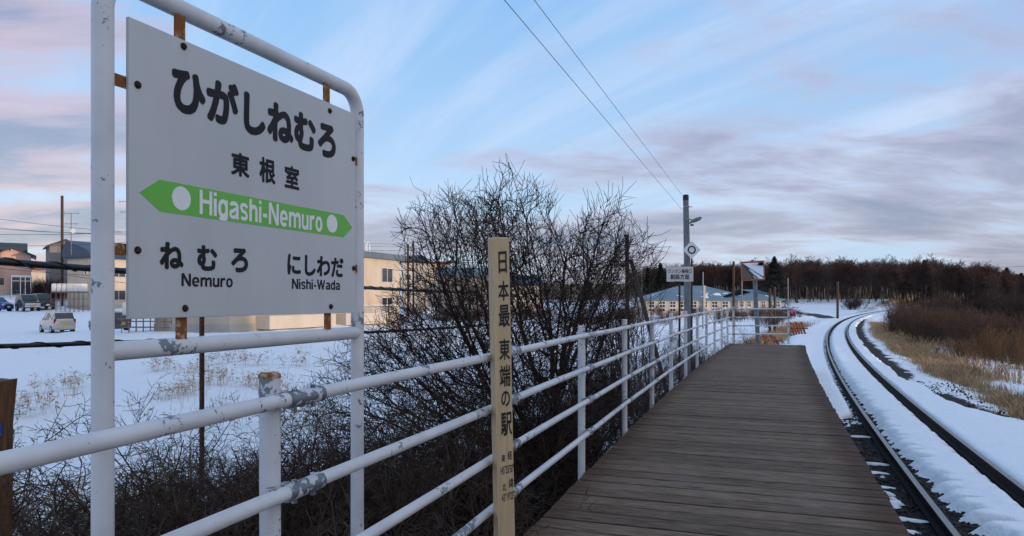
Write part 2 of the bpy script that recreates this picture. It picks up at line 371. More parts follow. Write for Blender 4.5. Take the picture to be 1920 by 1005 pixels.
def height(x, y):
    x = np.asarray(x, float); y = np.asarray(y, float); d, v = dtrack(x, y)
    left = -1.15+.26*fbm(x, y, .16, 3)*smooth(6, 14, y)+.07*fbm(x, y, .9, 5)+.16*fbm(x*.55+y*.3, y, .42, 15)*smooth(9, 16, y)*smooth(75, 50, y)
    left = left-.25*smooth(2, 10, y)*smooth(48, 30, y)*smooth(-1, -6, x)
    left = left+.75*np.exp(-(((x+17)/13)**2+((y-48)/15)**2))
    bk = smooth(-8, -24, x); left = left+bk*(1.35*smooth(55, 72, y)+1.9*smooth(72, 92, y))
    far = smooth(140, 215, y+.15*np.abs(x)); left = left+far*2.7+smooth(205, 420, y+.1*np.abs(x))*9
    right = -1.15-.75*smooth(3.8, 12, d)*smooth(140, 70, y)+.45*fbm(x, y, .16, 9)*smooth(3, 7, d)+.06*fbm(x, y, 1.1, 2)
    right = right+far*2.7+smooth(205, 420, y+.1*np.abs(x))*9+smooth(30, 80, d)*2.2
    base = np.where(d < 0, left, right)
    bed = -.955+.02*fbm(x, y, 6, 4)
    k = smooth(3.3, 1.9, np.abs(d)); return base*(1-k)+bed*k
def hz(x, y): return float(height(np.array([x]), np.array([y]))[0])

def build_ground():
    a1 = np.linspace(-48, 48, 420); a2 = np.linspace(50, 310, 105); ang = np.radians(np.concatenate([a1, a2])); na = len(ang)
    rad = np.concatenate([[0.3], np.geomspace(.8, 2600, 300)]); nr = len(rad)
    A, Q = np.meshgrid(ang, rad); X = np.sin(A)*Q; Y = np.cos(A)*Q
    Z = height(X, Y); D, _ = dtrack(X, Y)
    edge = 2.75-1.25*smooth(12.5, 16.5, Y)-.32*smooth(19, 22, Y)
    bare = np.where(D < 0, smooth(-2.3, -1.9, D), smooth(edge+1.35, edge-.25, D))
    bare = np.where((D < -.5) & (Y > 13.4), smooth(-.75, -.5, D)*.9, bare)
    bare = np.where(D > .8, bare*np.clip(smooth(19.5, 22.5, Y+.5*fbm(X, Y, .8, 22))+.9*smooth(19, 17.5, Y)*smooth(12.0, 14.5, Y), 0, 1), bare)
    bare = np.where(Y > 70, bare*smooth(110, 70, Y), bare)
    bare = np.maximum(bare, .40*smooth(edge+2.4, edge+.8, D)*smooth(0, 1, D))
    # bare, brown ground under the thickets
    grass = .12*np.ones_like(X); grass = grass+.42*np.exp(-((D-3.15)/.7)**2)*smooth(8, 12, Y)+.38*smooth(4, 6.5, D)+.25*smooth(130, 150, Y)+.9*smooth(200, 215, Y)
    grass = np.where(D < -2, .02+.30*np.exp(-((D+3.6)/1.0)**2)*smooth(24, 34, Y)+.28*smooth(70, 140, Y)*smooth(-20, 5, X)+.25*smooth(150, 200, Y)+.9*smooth(205, 220, Y), grass)
    grass = np.where((D < -4) & (Y < 24), .05+.13*smooth(24, 12, Y), grass)
    me = bpy.data.meshes.new('ground'); nv = na*nr
    co = np.stack([X, Y, Z], -1).reshape(-1, 3)
    me.vertices.add(nv); me.vertices.foreach_set('co', co.ravel())
    i = np.arange(nr-1)[:, None]*na; j = np.arange(na)[None, :]; j2 = (j+1) % na
    q = np.stack([i+j, i+na+j, i+na+j2, i+j2], -1).reshape(-1, 4)[:, ::-1]
    me.loops.add(q.size); me.loops.foreach_set('vertex_index', q.ravel().astype(np.int32)); me.polygons.add(len(q))
    me.polygons.foreach_set('loop_start', np.arange(0, q.size, 4, dtype=np.int32)); me.polygons.foreach_set('loop_total', np.full(len(q), 4, np.int32))
    me.polygons.foreach_set('use_smooth', np.ones(len(q), bool)); me.update(calc_edges=True)
    for nm, ar in (('bare', bare), ('grass', grass)):
        at_ = me.attributes.new(nm, 'FLOAT', 'POINT'); at_.data.foreach_set('value', np.clip(ar, 0, 1).ravel())
    me.materials.append(m_ground); me.validate()
    if me.polygons[len(me.polygons)//2].normal.z < 0: me.flip_normals()
    o = bpy.data.objects.new('ground', me); COL.objects.link(o); tag(o, 'snowy ground with bare soil and dry grass patches', 'ground', kind='structure')
build_ground()

# ---- railway track
def gridmesh(name, X, Y, Z, m, parent=None, smooth_=True):
    nr, nc = X.shape; i = np.arange(nr-1)[:, None]*nc; j = np.arange(nc-1)[None, :]
    q = np.stack([i+j, i+j+1, i+nc+j+1, i+nc+j], -1).reshape(-1, 4)
    v = np.stack([X, Y, Z], -1).reshape(-1, 3)
    o = mk(name, v, q.tolist(), m, parent, flat=not smooth_)
    if o.data.polygons[0].normal.z < 0: o.data.flip_normals()
    return o
RZ = -.78
track = empty('railway_track', (railx(0)+.5, 0, -.95), 'curving single railway track of dark steel rails partly buried in snow', 'railway track')
ys = np.concatenate([np.arange(-60, 0, 2.0), np.arange(0, 30, .4), np.arange(30, 80, 1.0), np.arange(80, 176, 2.0)])
prof = [(-.0325, 0), (.0325, 0), (.0345, -.012), (.0325, -.036), (.009, -.046), (.009, -.125), (.062, -.142), (.062, -.153), (-.062, -.153), (-.062, -.142), (-.009, -.125), (-.009, -.046), (-.0325, -.036), (-.0345, -.012)]
for s in (-1, 1):
    c, t, n = tframe(ys); b = c+n*(.5335+.0325)*s; vs, fs = [], []; k = len(prof)
    for i in range(len(ys)):
        for u, z in prof: vs.append((b[i,0]+n[i,0]*u, b[i,1]+n[i,1]*u, RZ+z))
    for i in range(len(ys)-1):
        for j in range(k): a, e = i*k+j, i*k+(j+1) % k; fs.append((a, e, e+k, a+k))
    o = MB().add(vs, fs).build('rail', [m_railtop, m_railhead], track)
    for p in o.data.polygons:
        if p.normal.z > .9 and p.center.z+track.location.z > RZ-.02: p.material_index = 1
sl0 = None; rng = random.Random(5)
yy = 1.8
while yy < 42:
    c, t, n = tframe(np.array(yy))
    if sl0 is None:
        sl0 = MB().box((-1.05, -.10, -.10), (1.05, .10, .006)).build('sleeper', m_sleeper, track, True, bevel=.008, seg=1); o = sl0
    else:
        o = sl0.copy(); COL.objects.link(o); o.parent = track
    o.location = Vector((c[0], c[1], -.958))-track.location; o.rotation_euler.z = math.atan2(n[1], n[0])+rng.uniform(-.01, .01)
    yy += .62*t[1]*1.0

def snow_strip(name, d0f, d1f, y0, y1, z0, th, label, seed, e0=.06, e1=.06):
    ys_, y = [], y0
    while y < y1: ys_.append(y); y += .02+.004*max(0, y)
    Y0 = np.array(ys_); c, t, n = tframe(Y0)
    a = d0f(Y0); b = d1f(Y0); U = np.concatenate([[0, .015, .04, .09], np.linspace(.16, .84, 14), [.91, .96, .985, 1]])
    Dm = a[:, None]+(b-a)[:, None]*U[None]
    ed = np.minimum((Dm-a[:, None])/e0, (b[:, None]-Dm)/e1); ec = np.clip(ed, 0, 1); pr = .6*ec*ec*(3-2*ec)+.4*ec
    X = c[:, 0:1]+n[:, 0:1]*Dm; Yg = c[:, 1:2]+n[:, 1:2]*Dm
    Z = z0+pr*(th+.025*fbm(X, Yg, 2.2, seed)+.012*fbm(X, Yg, 9, seed+3))
    pr = pr*smooth(y0, y0+1.3, Yg+.5*fbm(X, Yg, 2.5, seed+5)); gz = height(X, Yg); Z = np.maximum(np.where(pr > 0, Z, z0), gz-.02+pr*.05)
    o = gridmesh(name, X, Yg, Z, m_snow); tag(o, label, 'snow', kind='stuff'); return o
def jag(Y, s, amp, seed): return amp*(fbm(Y, Y*0+seed, s, seed, 4))
def teeth(Y, amp, sd=3):                               # melted notches over each sleeper and between
    r = 0
    for k, (per, wd) in enumerate(((.60, 4.5), (.37, 5.5), (.83, 7.0))):
        yj = Y+.12*fbm(Y, Y*0, 1.7, sd+k, 2); ph = np.mod(yj/per, 1); hgt = np.clip(vnoise(np.floor(yj/per)*1.37, 0*Y+k, .97, sd+k)+.35, 0, 1)
        r = np.maximum(r, np.clip(1-np.abs(ph-.5)*wd, 0, 1)*hgt)
    return amp*r*smooth(34, 10, Y)
snow_strip('snow', lambda Y: -.5335+.07+np.abs(jag(Y, 5, .05, 1))+teeth(Y, .62)+.17*smooth(13, 5.0, Y), lambda Y: .5335-.035-np.abs(jag(Y, 5, .05, 2))-teeth(Y+.3, .22, 9), 3.4, 170, -.965, .14, 'white snow lying between the two rails', 1, e0=.20, e1=.14)
snow_strip('snow', lambda Y: .5335+.075+np.abs(jag(Y, 3.5, .03, 4)), lambda Y: 2.75-1.25*smooth(12.5, 16.5, Y)-.32*smooth(19, 22, Y)+jag(Y, .9, .16, 6)+jag(Y, 4, .07, 8), 1, 170, -.965, .155, 'smooth snow band along the outer side of the right rail', 7, e1=.12)
snow_strip('snow', lambda Y: -2.7+jag(Y, .7, .2, 12), lambda Y: -.5335-.14-np.abs(jag(Y, 3, .06, 11))-1.3*smooth(14.3, 13.0, Y+jag(Y, 3, .6, 14)), 12.6, 170, -.965, .125, 'snow between the platform end and the left rail', 13, e0=.5)
def blobs(name, spots, label, seed):
    mb = MB(); rg = random.Random(seed)
    for (x, y, z, rx, ry, h, rot) in spots:
        n = 14; b = len(mb.v); cs, sn = math.cos(rot), math.sin(rot)
        prs = [rg.uniform(.65, 1.2) for _ in range(n)]
        for lev, (rr, hh) in enumerate(((1, 0), (.82, .6), (.5, .92))):
            for k in range(n):
                a = 2*math.pi*k/n; u, v_ = rx*rr*prs[k]*math.cos(a), ry*rr*prs[k]*math.sin(a)
                mb.v.append(Vector((x+u*cs-v_*sn, y+u*sn+v_*cs, z+h*hh)))
        mb.v.append(Vector((x, y, z+h)))
        for lev in (0, 1):
            for k in range(n): p, q = b+lev*n+k, b+lev*n+(k+1) % n; mb.f.append((p, q, q+n, p+n))
        for k in range(n): mb.f.append((b+2*n+k, b+2*n+(k+1) % n, b+3*n))
    o = mb.build(name, m_snow, flat=False); return tag(o, label, 'snow', kind='stuff')
rg = random.Random(8); sp_ = []
for i in range(70):
    y = rg.choice([rg.uniform(4.6, 12.8), rg.uniform(6, 9)]); c, t, n = tframe(np.array(y)); d = -rg.uniform(.78, 1.40)
    big = rg.random() < .4; sp_.append((c[0]+n[0]*d, c[1]+n[1]*d, -.945, rg.uniform(.16, .28) if big else rg.uniform(.03, .09), rg.uniform(.04, .08) if big else rg.uniform(.02, .05), rg.uniform(.02, .04), math.atan2(n[1], n[0])))
blobs('snow_patches', sp_, 'small patches of snow on the dark ballast beside the platform', 3)
# ballast stones where the snow has melted
mb = MB(); rg = random.Random(11)
for i in range(9000):
    y = 3.5+18*rg.random()**1.6; c, t, n = tframe(np.array(y)); q = rg.random()
    d = -.55-1.1*rg.random() if q < .55 else (-.50+.34*rg.random() if q < .75 else (.28+.24*rg.random() if q < .86 else 1.5+.9*rg.random()**2))
    p = Vector((c[0]+n[0]*d, c[1]+n[1]*d, -.955)); s = rg.uniform(.014, .038)
    A = [Vector((rg.uniform(-1, 1), rg.uniform(-1, 1), rg.uniform(-1, 1))).normalized() for _ in range(1)][0]
    e1 = A.orthogonal().normalized(); e2 = A.cross(e1)
    vs = [p+A*s*rg.uniform(.6, 1), p-A*s*rg.uniform(.6, 1)]+[p+(e1*math.cos(k*math.pi/2)+e2*math.sin(k*math.pi/2))*s*rg.uniform(.7, 1.25) for k in range(4)]
    mb.add(vs, [(0,2,3),(0,3,4),(0,4,5),(0,5,2),(1,3,2),(1,4,3),(1,5,4),(1,2,5)])
tag(mb.build('ballast', m_stone), 'dark crushed ballast stones beside the rails', 'ballast', kind='stuff')

# ------------------------------------------------------------------ platform
def xpost(y): d = y-2.1; return -.705+.332*d+.00175*d*d
def spost(y): return .332+.0035*(y-2.1)
def xr(y): e = y-4.276; return 2.404+.352*e+.00134*e*e
YEND = 23.16
plat = empty('station_platform', (1.2, 4, -1.0), 'low wooden railway platform decked with weathered brown planks', 'platform')
rg = random.Random(2); V, Fc, ED, SM = [], [], [], []
def lp(y): return Vector((xpost(y)+.045, y, 0)), Vector((xr(y), y, 0))
def across(y0):                                        # plank seam starting on the left edge at y0, square to the platform
    s = spost(y0); a = Vector((xpost(y0)+.045, y0, 0)); n = Vector((1, -s, 0)).normalized()
    lo, hi = .5, 4.0
    for _ in range(40):
        m_ = (lo+hi)/2; p = a+n*m_
        if p.x < xr(p.y): lo = m_
        else: hi = m_
    return a, a+n*lo
y = -6.0; PW = .205
while True:
    a, b = across(y); y2 = y+PW*.945; c, d = across(y2)
    if y2 > YEND+.02: break
    t = (c-a).normalized(); g = .006; nseg = 16; base = len(V); dz = rg.uniform(-.0025, .0025); ea, eb = rg.uniform(-.012, .008), rg.uniform(-.008, .014)
    ax = (b-a).normalized(); a2, b2, c2, d2 = a+ax*ea+t*g, b+ax*eb+t*g, c+ax*ea-t*g, d+ax*eb-t*g
    prof_ = [(0, -.045), (0, -.006), (.008, 0), (.992*1, 0)]
    rows = []
    for i in range(nseg+1):
        f = i/nseg; p, q = a2.lerp(b2, f), c2.lerp(d2, f); wv = .0012*math.sin(f*7+y*3)
        row = [p+Vector((0, 0, -.045)), p+Vector((0, 0, dz-.006)), p.lerp(q, .05)+Vector((0, 0, dz+wv)), p.lerp(q, .95)+Vector((0, 0, dz+wv)), q+Vector((0, 0, dz-.006)), q+Vector((0, 0, -.045))]
        V += row; ED += [abs(f-.48)*2.0]*6; SM += [1, 1, 0, 0, 1, 1]
    for i in range(nseg):
        for j in range(6): e = base+i*6+j; h = base+i*6+(j+1) % 6; Fc.append((e, h, h+6, e+6))
    Fc.append(tuple(base+k for k in range(6))); Fc.append(tuple(base+nseg*6+k for k in reversed(range(6))))
    y = y2
deck = mk('decking', V, Fc, m_deck, plat)
at_ = deck.data.attributes.new('edge', 'FLOAT', 'POINT'); at_.data.foreach_set('value', np.array(ED)**3)
at_ = deck.data.attributes.new('seam', 'FLOAT', 'POINT'); at_.data.foreach_set('value', np.array(SM, float))
bm = bmesh.new(); bm.from_mesh(deck.data); bmesh.ops.recalc_face_normals(bm, faces=bm.faces); bm.to_mesh(deck.data); bm.free()
YB = [-6+i*1.0 for i in range(30) if -6+i < YEND]+[YEND-.05]
for off, side in ((.16, 'l'), (-.16, 'r'), (1.1, 'm')):
    mb = MB(); pts = []
    for yb in YB: pts.append(Vector((xpost(yb)+.045+off, yb, -.13)) if side != 'r' else Vector((xr(yb)+off, yb, -.13)))
    for p, q in zip(pts, pts[1:]):
        t = (q-p).normalized(); n = Vector((t.y, -t.x, 0)); mb.obox((p+q)/2, t, n, (0, 0, 1), (q-p).length/2, .05, .083)
    mb.build('bearer_beam', m_under, plat)
for yb in range(-4, 23, 2):
    for off in (.16, None):
        x = xpost(yb)+.045+off if off else xr(yb)-.16
        zb = min(hz(x, yb), -.9)
        box_part('support_leg', (x-.07, yb-.07, zb-.3), (x+.07, yb+.07, -.214), m_under, plat)

# ------------------------------------------------------------------ railing
rail_root = empty('platform_railing', (xpost(2.1), 2.1, 0), 'long white pipe railing with four rails along the left edge of the platform', 'railing')
PY = [-1.65, .23, 2.1, 4.0, 5.9, 7.78, 9.66, 11.55, 13.45, 15.33, 17.2, 19.08, 20.98, 22.75]
RH = [1.125, .852, .585, .318]; PR = .0303; RR = .0215
def rail_dir(y): s = spost(y); return Vector((s, 1, 0)).normalized()
posts = []
for i, y in enumerate(PY):
    x = xpost(y)-.005; t = rail_dir(y); n = Vector((t.y, -t.x, 0)); jx, jy = (.004*math.sin(i*2.3), .004*math.cos(i*1.7))
    p = MB().tube([(x, y, -.33), (x+jx, y+jy, 1.19)], PR, 20).build('post', m_paint, rail_root, flat=False); posts.append(p)
    MB().tube([(x+jx, y+jy, 1.19), (x+jx, y+jy, 1.2), (x+jx, y+jy, 1.206)], [PR+.0015, PR+.0015, PR-.006], 20).build('cap', m_rust if y < 3 else m_paint, p, flat=False)
    MB().obox((x+.03*n.x, y+.03*n.y, -.17), t, n, (0, 0, 1), .055, .075, .07).build('mounting_bracket', m_darkrust, p)
    for h in RH:
        c = Vector((x, y, h))+n*(PR+RR+.002)+t*.085
        MB().tube([c-t*.085, c+t*.085], RR+.004, 20).tube([c-t*.088, c-t*.082], RR+.0045, 20).build('sleeve', m_galv, p, flat=False)
        if y < 8:
            for q in (-.05, .045):
                MB().tube([c+t*q+Vector((0, 0, RR+.002)), c+t*q+Vector((0, 0, RR+.011))], .0085, 8).build('bolt', m_galv, p); MB().tube([c+t*q-Vector((0, 0, RR+.002)), c+t*q-Vector((0, 0, RR+.015))], .009, 6).build('bolt', m_galv, p)
        MB().obox(Vector((x, y, h))+n*PR*.8+t*.0, t, n, (0, 0, 1), .045, .012, RR+.001).build('saddle_plate', m_galv, p)
for h in RH:
    pts = []
    for y in np.concatenate([np.arange(-1.9, 22.8, .63), [22.85]]):
        t = rail_dir(y); n = Vector((t.y, -t.x, 0)); wob = .003*math.sin(y*1.9+h*20)
        pts.append(Vector((xpost(y)-.005, y, h+wob))+n*(PR+RR+.002))
    MB().tube(pts, RR, 18).build('rail', m_paint, rail_root, flat=False)
end_root = empty('end_railing', at(1377, 642, 22.95)*1.0, 'short white pipe barrier closing off the far end of the platform', 'railing')
E0 = Vector((7.14, 22.95, 0)); E1 = Vector((8.92, 22.95, 0))
for k, p in enumerate((E0, E1)):
    q = MB().tube([p+Vector((0, 0, .0)), p+Vector((0, 0, 1.2))], PR, 16).build('post', m_paint, end_root, flat=False)
    MB().obox(p+Vector((0, 0, .006)), (1, 0, 0), (0, 1, 0), (0, 0, 1), .06, .06, .004).build('base_plate', m_galv, q)
for h in RH:
    q = MB().tube([E0+Vector((-.07, -PR-RR, h)), E1+Vector((.10, -PR-RR, h))], RR, 14).build('rail', m_paint, end_root, flat=False)
    for p in (E0, E1): MB().tube([p+Vector((-.05, -PR-RR, h)), p+Vector((.08, -PR-RR, h))], RR+.004, 14).build('sleeve', m_galv, q, flat=False)
rb = random.Random(4); mb = MB()
for k in range(7):
    a = E1+Vector((.03, -.05, 1.06)); mb.tube([a, a+Vector((rb.uniform(-.02, .16), rb.uniform(-.06, .02), rb.uniform(-.06, .05))), a+Vector((rb.uniform(.0, .22), rb.uniform(-.08, .0), rb.uniform(-.16, .02)))], [.012, .02, .006], 6)
tag(mb.build('ribbon', m_ptape), 'pink plastic ribbon tied to the far end post of the railing', 'ribbon')

# ------------------------------------------------------------------ lettering
def glyphs(body, offset=0.0, shear=0.0):
    c = bpy.data.curves.new('lettering', 'FONT'); c.body = body; c.offset = offset; c.shear = shear; c.resolution_u = 5
    o = bpy.data.objects.new('lettering', c); COL.objects.link(o); dg = bpy.context.evaluated_depsgraph_get()
    me = o.evaluated_get(dg).to_mesh(); v = np.array([p.co[:2] for p in me.vertices]); f = [tuple(p.vertices) for p in me.polygons]
    o.evaluated_get(dg).to_mesh_clear(); bpy.data.objects.remove(o); bpy.data.curves.remove(c)
    return v, f
def bold(body, d):
    """a heavy face: the outline stacked with small shifts, each copy a hair above the last"""
    v, f = glyphs(body, 0); n = len(v); sh = [(0, 0)]+[(d*math.cos(k*math.pi/4), d*math.sin(k*math.pi/4)) for k in range(8)]
    V = np.concatenate([v+np.array(q) for q in sh]); Fq = [tuple(i+k*n for i in p) for k in range(9) for p in f]
    return V, Fq, np.repeat(np.arange(9)*.00004, n)
def latin(body, t=.135):
    """heavy grotesque letters drawn from strokes"""
    V, Fq, Lv = [], [], []
    xh, cap, ds = .53, .72, -.20
    def stroke(P, w_=t):
        P = [p for i_, p in enumerate(P) if i_ == 0 or math.hypot(p[0]-P[i_-1][0], p[1]-P[i_-1][1]) > 1e-5]
        P = np.array(P, float); T = np.gradient(P, axis=0); T[0] = P[1]-P[0]; T[-1] = P[-1]-P[-2]
        if len(P) > 2:
            D_ = np.diff(P, axis=0); D_ /= np.linalg.norm(D_, axis=1, keepdims=True); T[1:-1] = D_[:-1]+D_[1:]
        T /= np.linalg.norm(T, axis=1, keepdims=True); Nn = np.stack([-T[:,1], T[:,0]], -1); b = len(V); k = len(Lv_)
        for p, q in zip(P, Nn): V.append(p+q*w_/2); V.append(p-q*w_/2); Lv.append(k*.00003); Lv.append(k*.00003)
        for i in range(len(P)-1): Fq.append((b+2*i, b+2*i+1, b+2*i+3, b+2*i+2))
        Lv_.append(1)
    def arc(cx, cy, rx, ry, a0, a1, n=18):
        A = np.radians(np.linspace(a0, a1, n)); c, s_ = np.cos(A), np.sin(A); e = 2/2.35
        return list(zip(cx+rx*np.sign(c)*np.abs(c)**e, cy+ry*np.sign(s_)*np.abs(s_)**e))
    x = 0.0; Lv_ = []; h = t/2; w = .46; vt = t*.84
    for ch in body:
        o = lambda pts: [(x+a, b) for a, b in pts]
        Lv_ = []
        if ch == 'H': stroke(o([(h, 0), (h, cap)])); stroke(o([(.56-h, 0), (.56-h, cap)])); stroke(o([(h, .385), (.56-h, .385)]), vt); x += .56
        elif ch == 'N': stroke(o([(h, 0), (h, cap)])); stroke(o([(.57-h, 0), (.57-h, cap)])); stroke(o([(h+.005, cap), (.57-h-.005, 0)])); x += .57
        elif ch == 'W':
            for a, b in (((.06, cap), (.235, 0)), ((.235, 0), (.41, cap)), ((.41, cap), (.585, 0)), ((.585, 0), (.76, cap))): stroke(o([a, b]), t*.93)
            x += .82
        elif ch == 'i': stroke(o([(h, 0), (h, xh)])); stroke(o([(h, cap-.115), (h, cap)])); x += t
        elif ch == '-': stroke(o([(.02, .26), (.25, .26)]), vt*1.1); x += .27
        elif ch in 'odg':
            stroke(o(arc(w/2, xh/2, w/2-h, xh/2+.01-vt/2, 0, 360, 40)), t*.95)
            if ch == 'd': stroke(o([(w-h, 0), (w-h, cap)]))
            if ch == 'g': stroke(o([(w-h, xh)]+[(w-h, .05)]+arc(w/2, .02, w/2-h, .075, 0, -160, 16)), t*.93)
            x += w
        elif ch in 'hnu':
            if ch == 'h': stroke(o([(h, 0), (h, cap)]))
            if ch == 'n': stroke(o([(h, 0), (h, xh)]))
            if ch == 'u': stroke(o([(w-.02-h, 0), (w-.02-h, xh)])); stroke(o([(h, xh), (h, .2)]+arc(w/2-.02, .2, w/2-.01-h, .2-vt/2+.01, 180, 350, 14)))
            else: stroke(o([(w-.02-h, 0), (w-.02-h, .33)]+arc(w/2, .33, w/2-.02-h, .2-vt/2+.01, 0, 170, 14)))
            x += w-.02
        elif ch == 'm':
            stroke(o([(h, 0), (h, xh)]))
            for q in (0, .30): stroke(o([(q+.43-h, 0), (q+.43-h, .35)]+arc(q+.25, .35, .18-h, .18-vt/2+.01, 0, 170, 12)))
            x += .73
        elif ch == 'r': stroke(o([(h, 0), (h, xh)])); stroke(o(arc(.30, .28, .30-h-.0, .25-vt/2+.01, 178, 95, 10)+[(.33, xh-vt/2+.01)])); x += .33
        elif ch == 'e': stroke(o(arc(w/2, xh/2, w/2-h, xh/2+.01-vt/2, 0, 318, 34)), t*.95); stroke(o([(h, xh/2-.01), (w-.02, xh/2-.01)]), vt*.8); x += w
        elif ch == 's': stroke(o([(.36, .40)]+arc(.205, .40, .145, .09, 25, 180, 10)+[(.065, .385), (.12, .30), (.20, .272), (.29, .245), (.345, .16)]+arc(.205, .14, .14, .095, 0, -155, 10)), t*.86); x += .41
        elif ch == 'a':
            stroke(o(arc(.225, .37, .165, .16-vt/2+.01, 165, 0, 12)+[(.39, .08), (.42, 0)]), t*.95); stroke(o([(.385, .32), (.24, .29)]+arc(.20, .145, .145, .135-vt/2+.02, 85, 290, 14)+[(.30, .07), (.385, .17)]), t*.86); x += .45
        x += .065
    return np.array(V), Fq, np.array(Lv)
def letters(name, body, box, place, m, parent, offset=.02, ref=None, warp=0, nrm=Vector((0, -1, 0))):
    """box = (u0, u1, v0, v1) on the board; ref None fits the ink box, a number maps y=0..ref to v0..v1."""
    v, f, lv = latin(body) if ref else bold(body, offset); x0, x1 = v[:,0].min(), v[:,0].max()
    y0, y1 = (v[:,1].min(), v[:,1].max()) if ref is None else (0, ref)
    U = box[0]+(v[:,0]-x0)/(x1-x0)*(box[1]-box[0]); W = box[2]+(v[:,1]-y0)/(y1-y0)*(box[3]-box[2])+warp*(v[:,0]-x0)/(x1-x0)
    vs = [place(a, b)+nrm*c for a, b, c in zip(U, W, lv)]
    o = mk(name, vs, f, m, parent); me = o.data
    bm = bmesh.new(); bm.from_mesh(me)
    for fc in bm.faces:
        if fc.normal.dot(nrm) < 0: fc.normal_flip()
    bm.to_mesh(me); bm.free(); return o

# ------------------------------------------------------------------ station name board
SX, SY = -1.145, 2.125; SA, SB = .43/1.1997, 1.12/1.1997
sn = Vector((SB, -SA, 0)); se = Vector((SA, SB, 0))
def st(px, py):
    x = px-HX; s = (SX*F-x*SY)/(x*SB-SA*F); Z = SY+SB*s; return s, (HY-py)/F*Z
def sp3(s, t, e=0): return Vector((SX, SY, CAMZ+t))+se*s+sn*e
board = empty('station_name_board', sp3(.6, -.058-.7), 'big grey station name board with green arrow band hung in a white pipe frame', 'station sign')
m_pn = MB().obox(sp3(.6, .3945, -.006), se, (0, 0, 1), sn, .60, .4525, .006).build('panel', m_panel, board, bevel=.002)
FO = -.03
sL, sR = -.062, 1.262; tT, tB = .957, -.153
bend = .10; pts = [sp3(sL, -1.75, FO), sp3(sL, .3, FO)]
for k in range(9):
    a = math.pi-k*math.pi/16; pts.append(sp3(sL+bend+bend*math.cos(a), tT-bend+bend*math.sin(a), FO))
for k in range(9):
    a = math.pi/2-k*math.pi/16; pts.append(sp3(sR-bend+bend*math.cos(a), tT-bend+bend*math.sin(a), FO))
pts += [sp3(sR, .3, FO), sp3(sR, -1.75, FO)]
MB().tube(pts, .0303, 24).build('pipe_frame', m_paint, board, flat=False)
MB().tube([sp3(sL+.005, tB, FO), sp3(sR-.005, tB, FO)], .0290, 24).build('cross_bar', m_paint, board, flat=False)
BP = [(344,87),(618,208),(258,159),(258,469),(662,298),(663,503),(347,578),(620,575)]
for i, (bx, by) in enumerate(BP):
    s, t = st(bx, by); br = MB()
    if i < 2: br.obox(sp3(s, (t-.05+tT)/2, -.0165), se, (0, 0, 1), sn, .021, (tT-t+.05)/2-.01, .003)
    elif i >= 6: br.obox(sp3(s, (t+.05+tB)/2, -.0165), se, (0, 0, 1), sn, .021, (t+.05-tB)/2-.01, .003)
    elif i in (2, 3): br.obox(sp3((s+.05+sL)/2, t, -.0165), se, (0, 0, 1), sn, (s+.05-sL)/2-.01, .018, .003)
    else: br.obox(sp3((s-.05+sR)/2, t, -.0165), se, (0, 0, 1), sn, (sR-s+.05)/2-.01, .018, .003)
    q = br.build('bracket', m_rust, board)
    c = sp3(s, t, 0); MB().tube([c-sn*.002, c+sn*.002], .012, 14).tube([c+sn*.001, c+sn*.007, c+sn*.010], [.0095, .0095, .004], 6).build('bolt', m_bolt, q)
def band(pxs):
    P = [sp3(*st(*p), .0008) for p in pxs]; return P
tl, tr = st(299, 335.2), st(643.5, 403.9); bl, brr = st(300, 395), st(643.5, 445.9); tip0, tip1 = st(261.2, 358.9), st(660.4, 428.3)
tt, tb_ = (tl[1]+tr[1])/2, (bl[1]+brr[1])/2; s0, s1 = (tl[0]+bl[0])/2, tr[0]
MB().prism([sp3(tip0[0], (tt+tb_)/2, .0002), sp3(s0, tb_, .0002), sp3(s1, tb_, .0002), sp3(tip1[0], (tt+tb_)/2, .0002), sp3(s1, tt, .0002), sp3(s0, tt, .0002)], sn*.0008).build('arrow_band', m_green, board)
for cx, cy in ((339.7, 372.1), (622.2, 421.2)):
    s, t = st(cx, cy); t = (tt+tb_)/2+.002; r = .0385
    MB().prism([sp3(s+r*math.cos(a*math.pi/24), t+r*math.sin(a*math.pi/24), .0012) for a in range(48)], sn*.0006).build('band_dot', m_white, board)
def sign_text(body, L, T, Bm, Rr, off, m=m_ink, ref=None, e=.0010, Tr=None, Br=None):
    u0 = st(*L)[0]; u1 = st(*Rr)[0]; v1 = st(*T)[1]; v0 = st(*Bm)[1]
    if Tr: v1 = (v1+st(*Tr)[1])/2
    if Br: v0 = (v0+st(*Br)[1])/2
    letters('lettering', body, (u0, u1, v0, v1), lambda a, b: sp3(a, b, e), m, board, off, ref, nrm=sn)
sign_text('ひがしねむろ', (322, 160), (329, 113.3), (356, 213.8), (629.5, 260), .050, Tr=(606, 223), Br=(616, 299.4))
sign_text('東', (433, 300), (440, 284), (440, 329), (467.6, 300), .036)
sign_text('根', (486, 300), (500, 296), (500, 343.5), (516.3, 300), .034)
sign_text('室', (533.5, 300), (547, 311), (547, 354), (560.8, 300), .034)
sign_text('Higashi-Nemuro', (373.5, 380), (379.6, 356.2), (379.6, 401.2), (603.5, 400), .018, m_white, .72, .0018, Br=(596, 434.0))
sign_text('ね', (299, 480), (310, 453), (310, 504.5), (344, 480), .046)
sign_text('む', (369.4, 480), (385, 459.8), (390, 508), (407.3, 480), .046)
sign_text('ろ', (433, 480), (448, 465), (452, 511), (465, 480), .046)
sign_text('にしわだ', (538.6, 500), (542, 475), (542, 515), (644, 500), .038, Tr=(636, 482.4), Br=(636, 520.6))
sign_text('Nemuro', (340, 520), (343, 512.4), (343, 536.3), (436, 520), .012, ref=.72, Br=(428, 538.6))
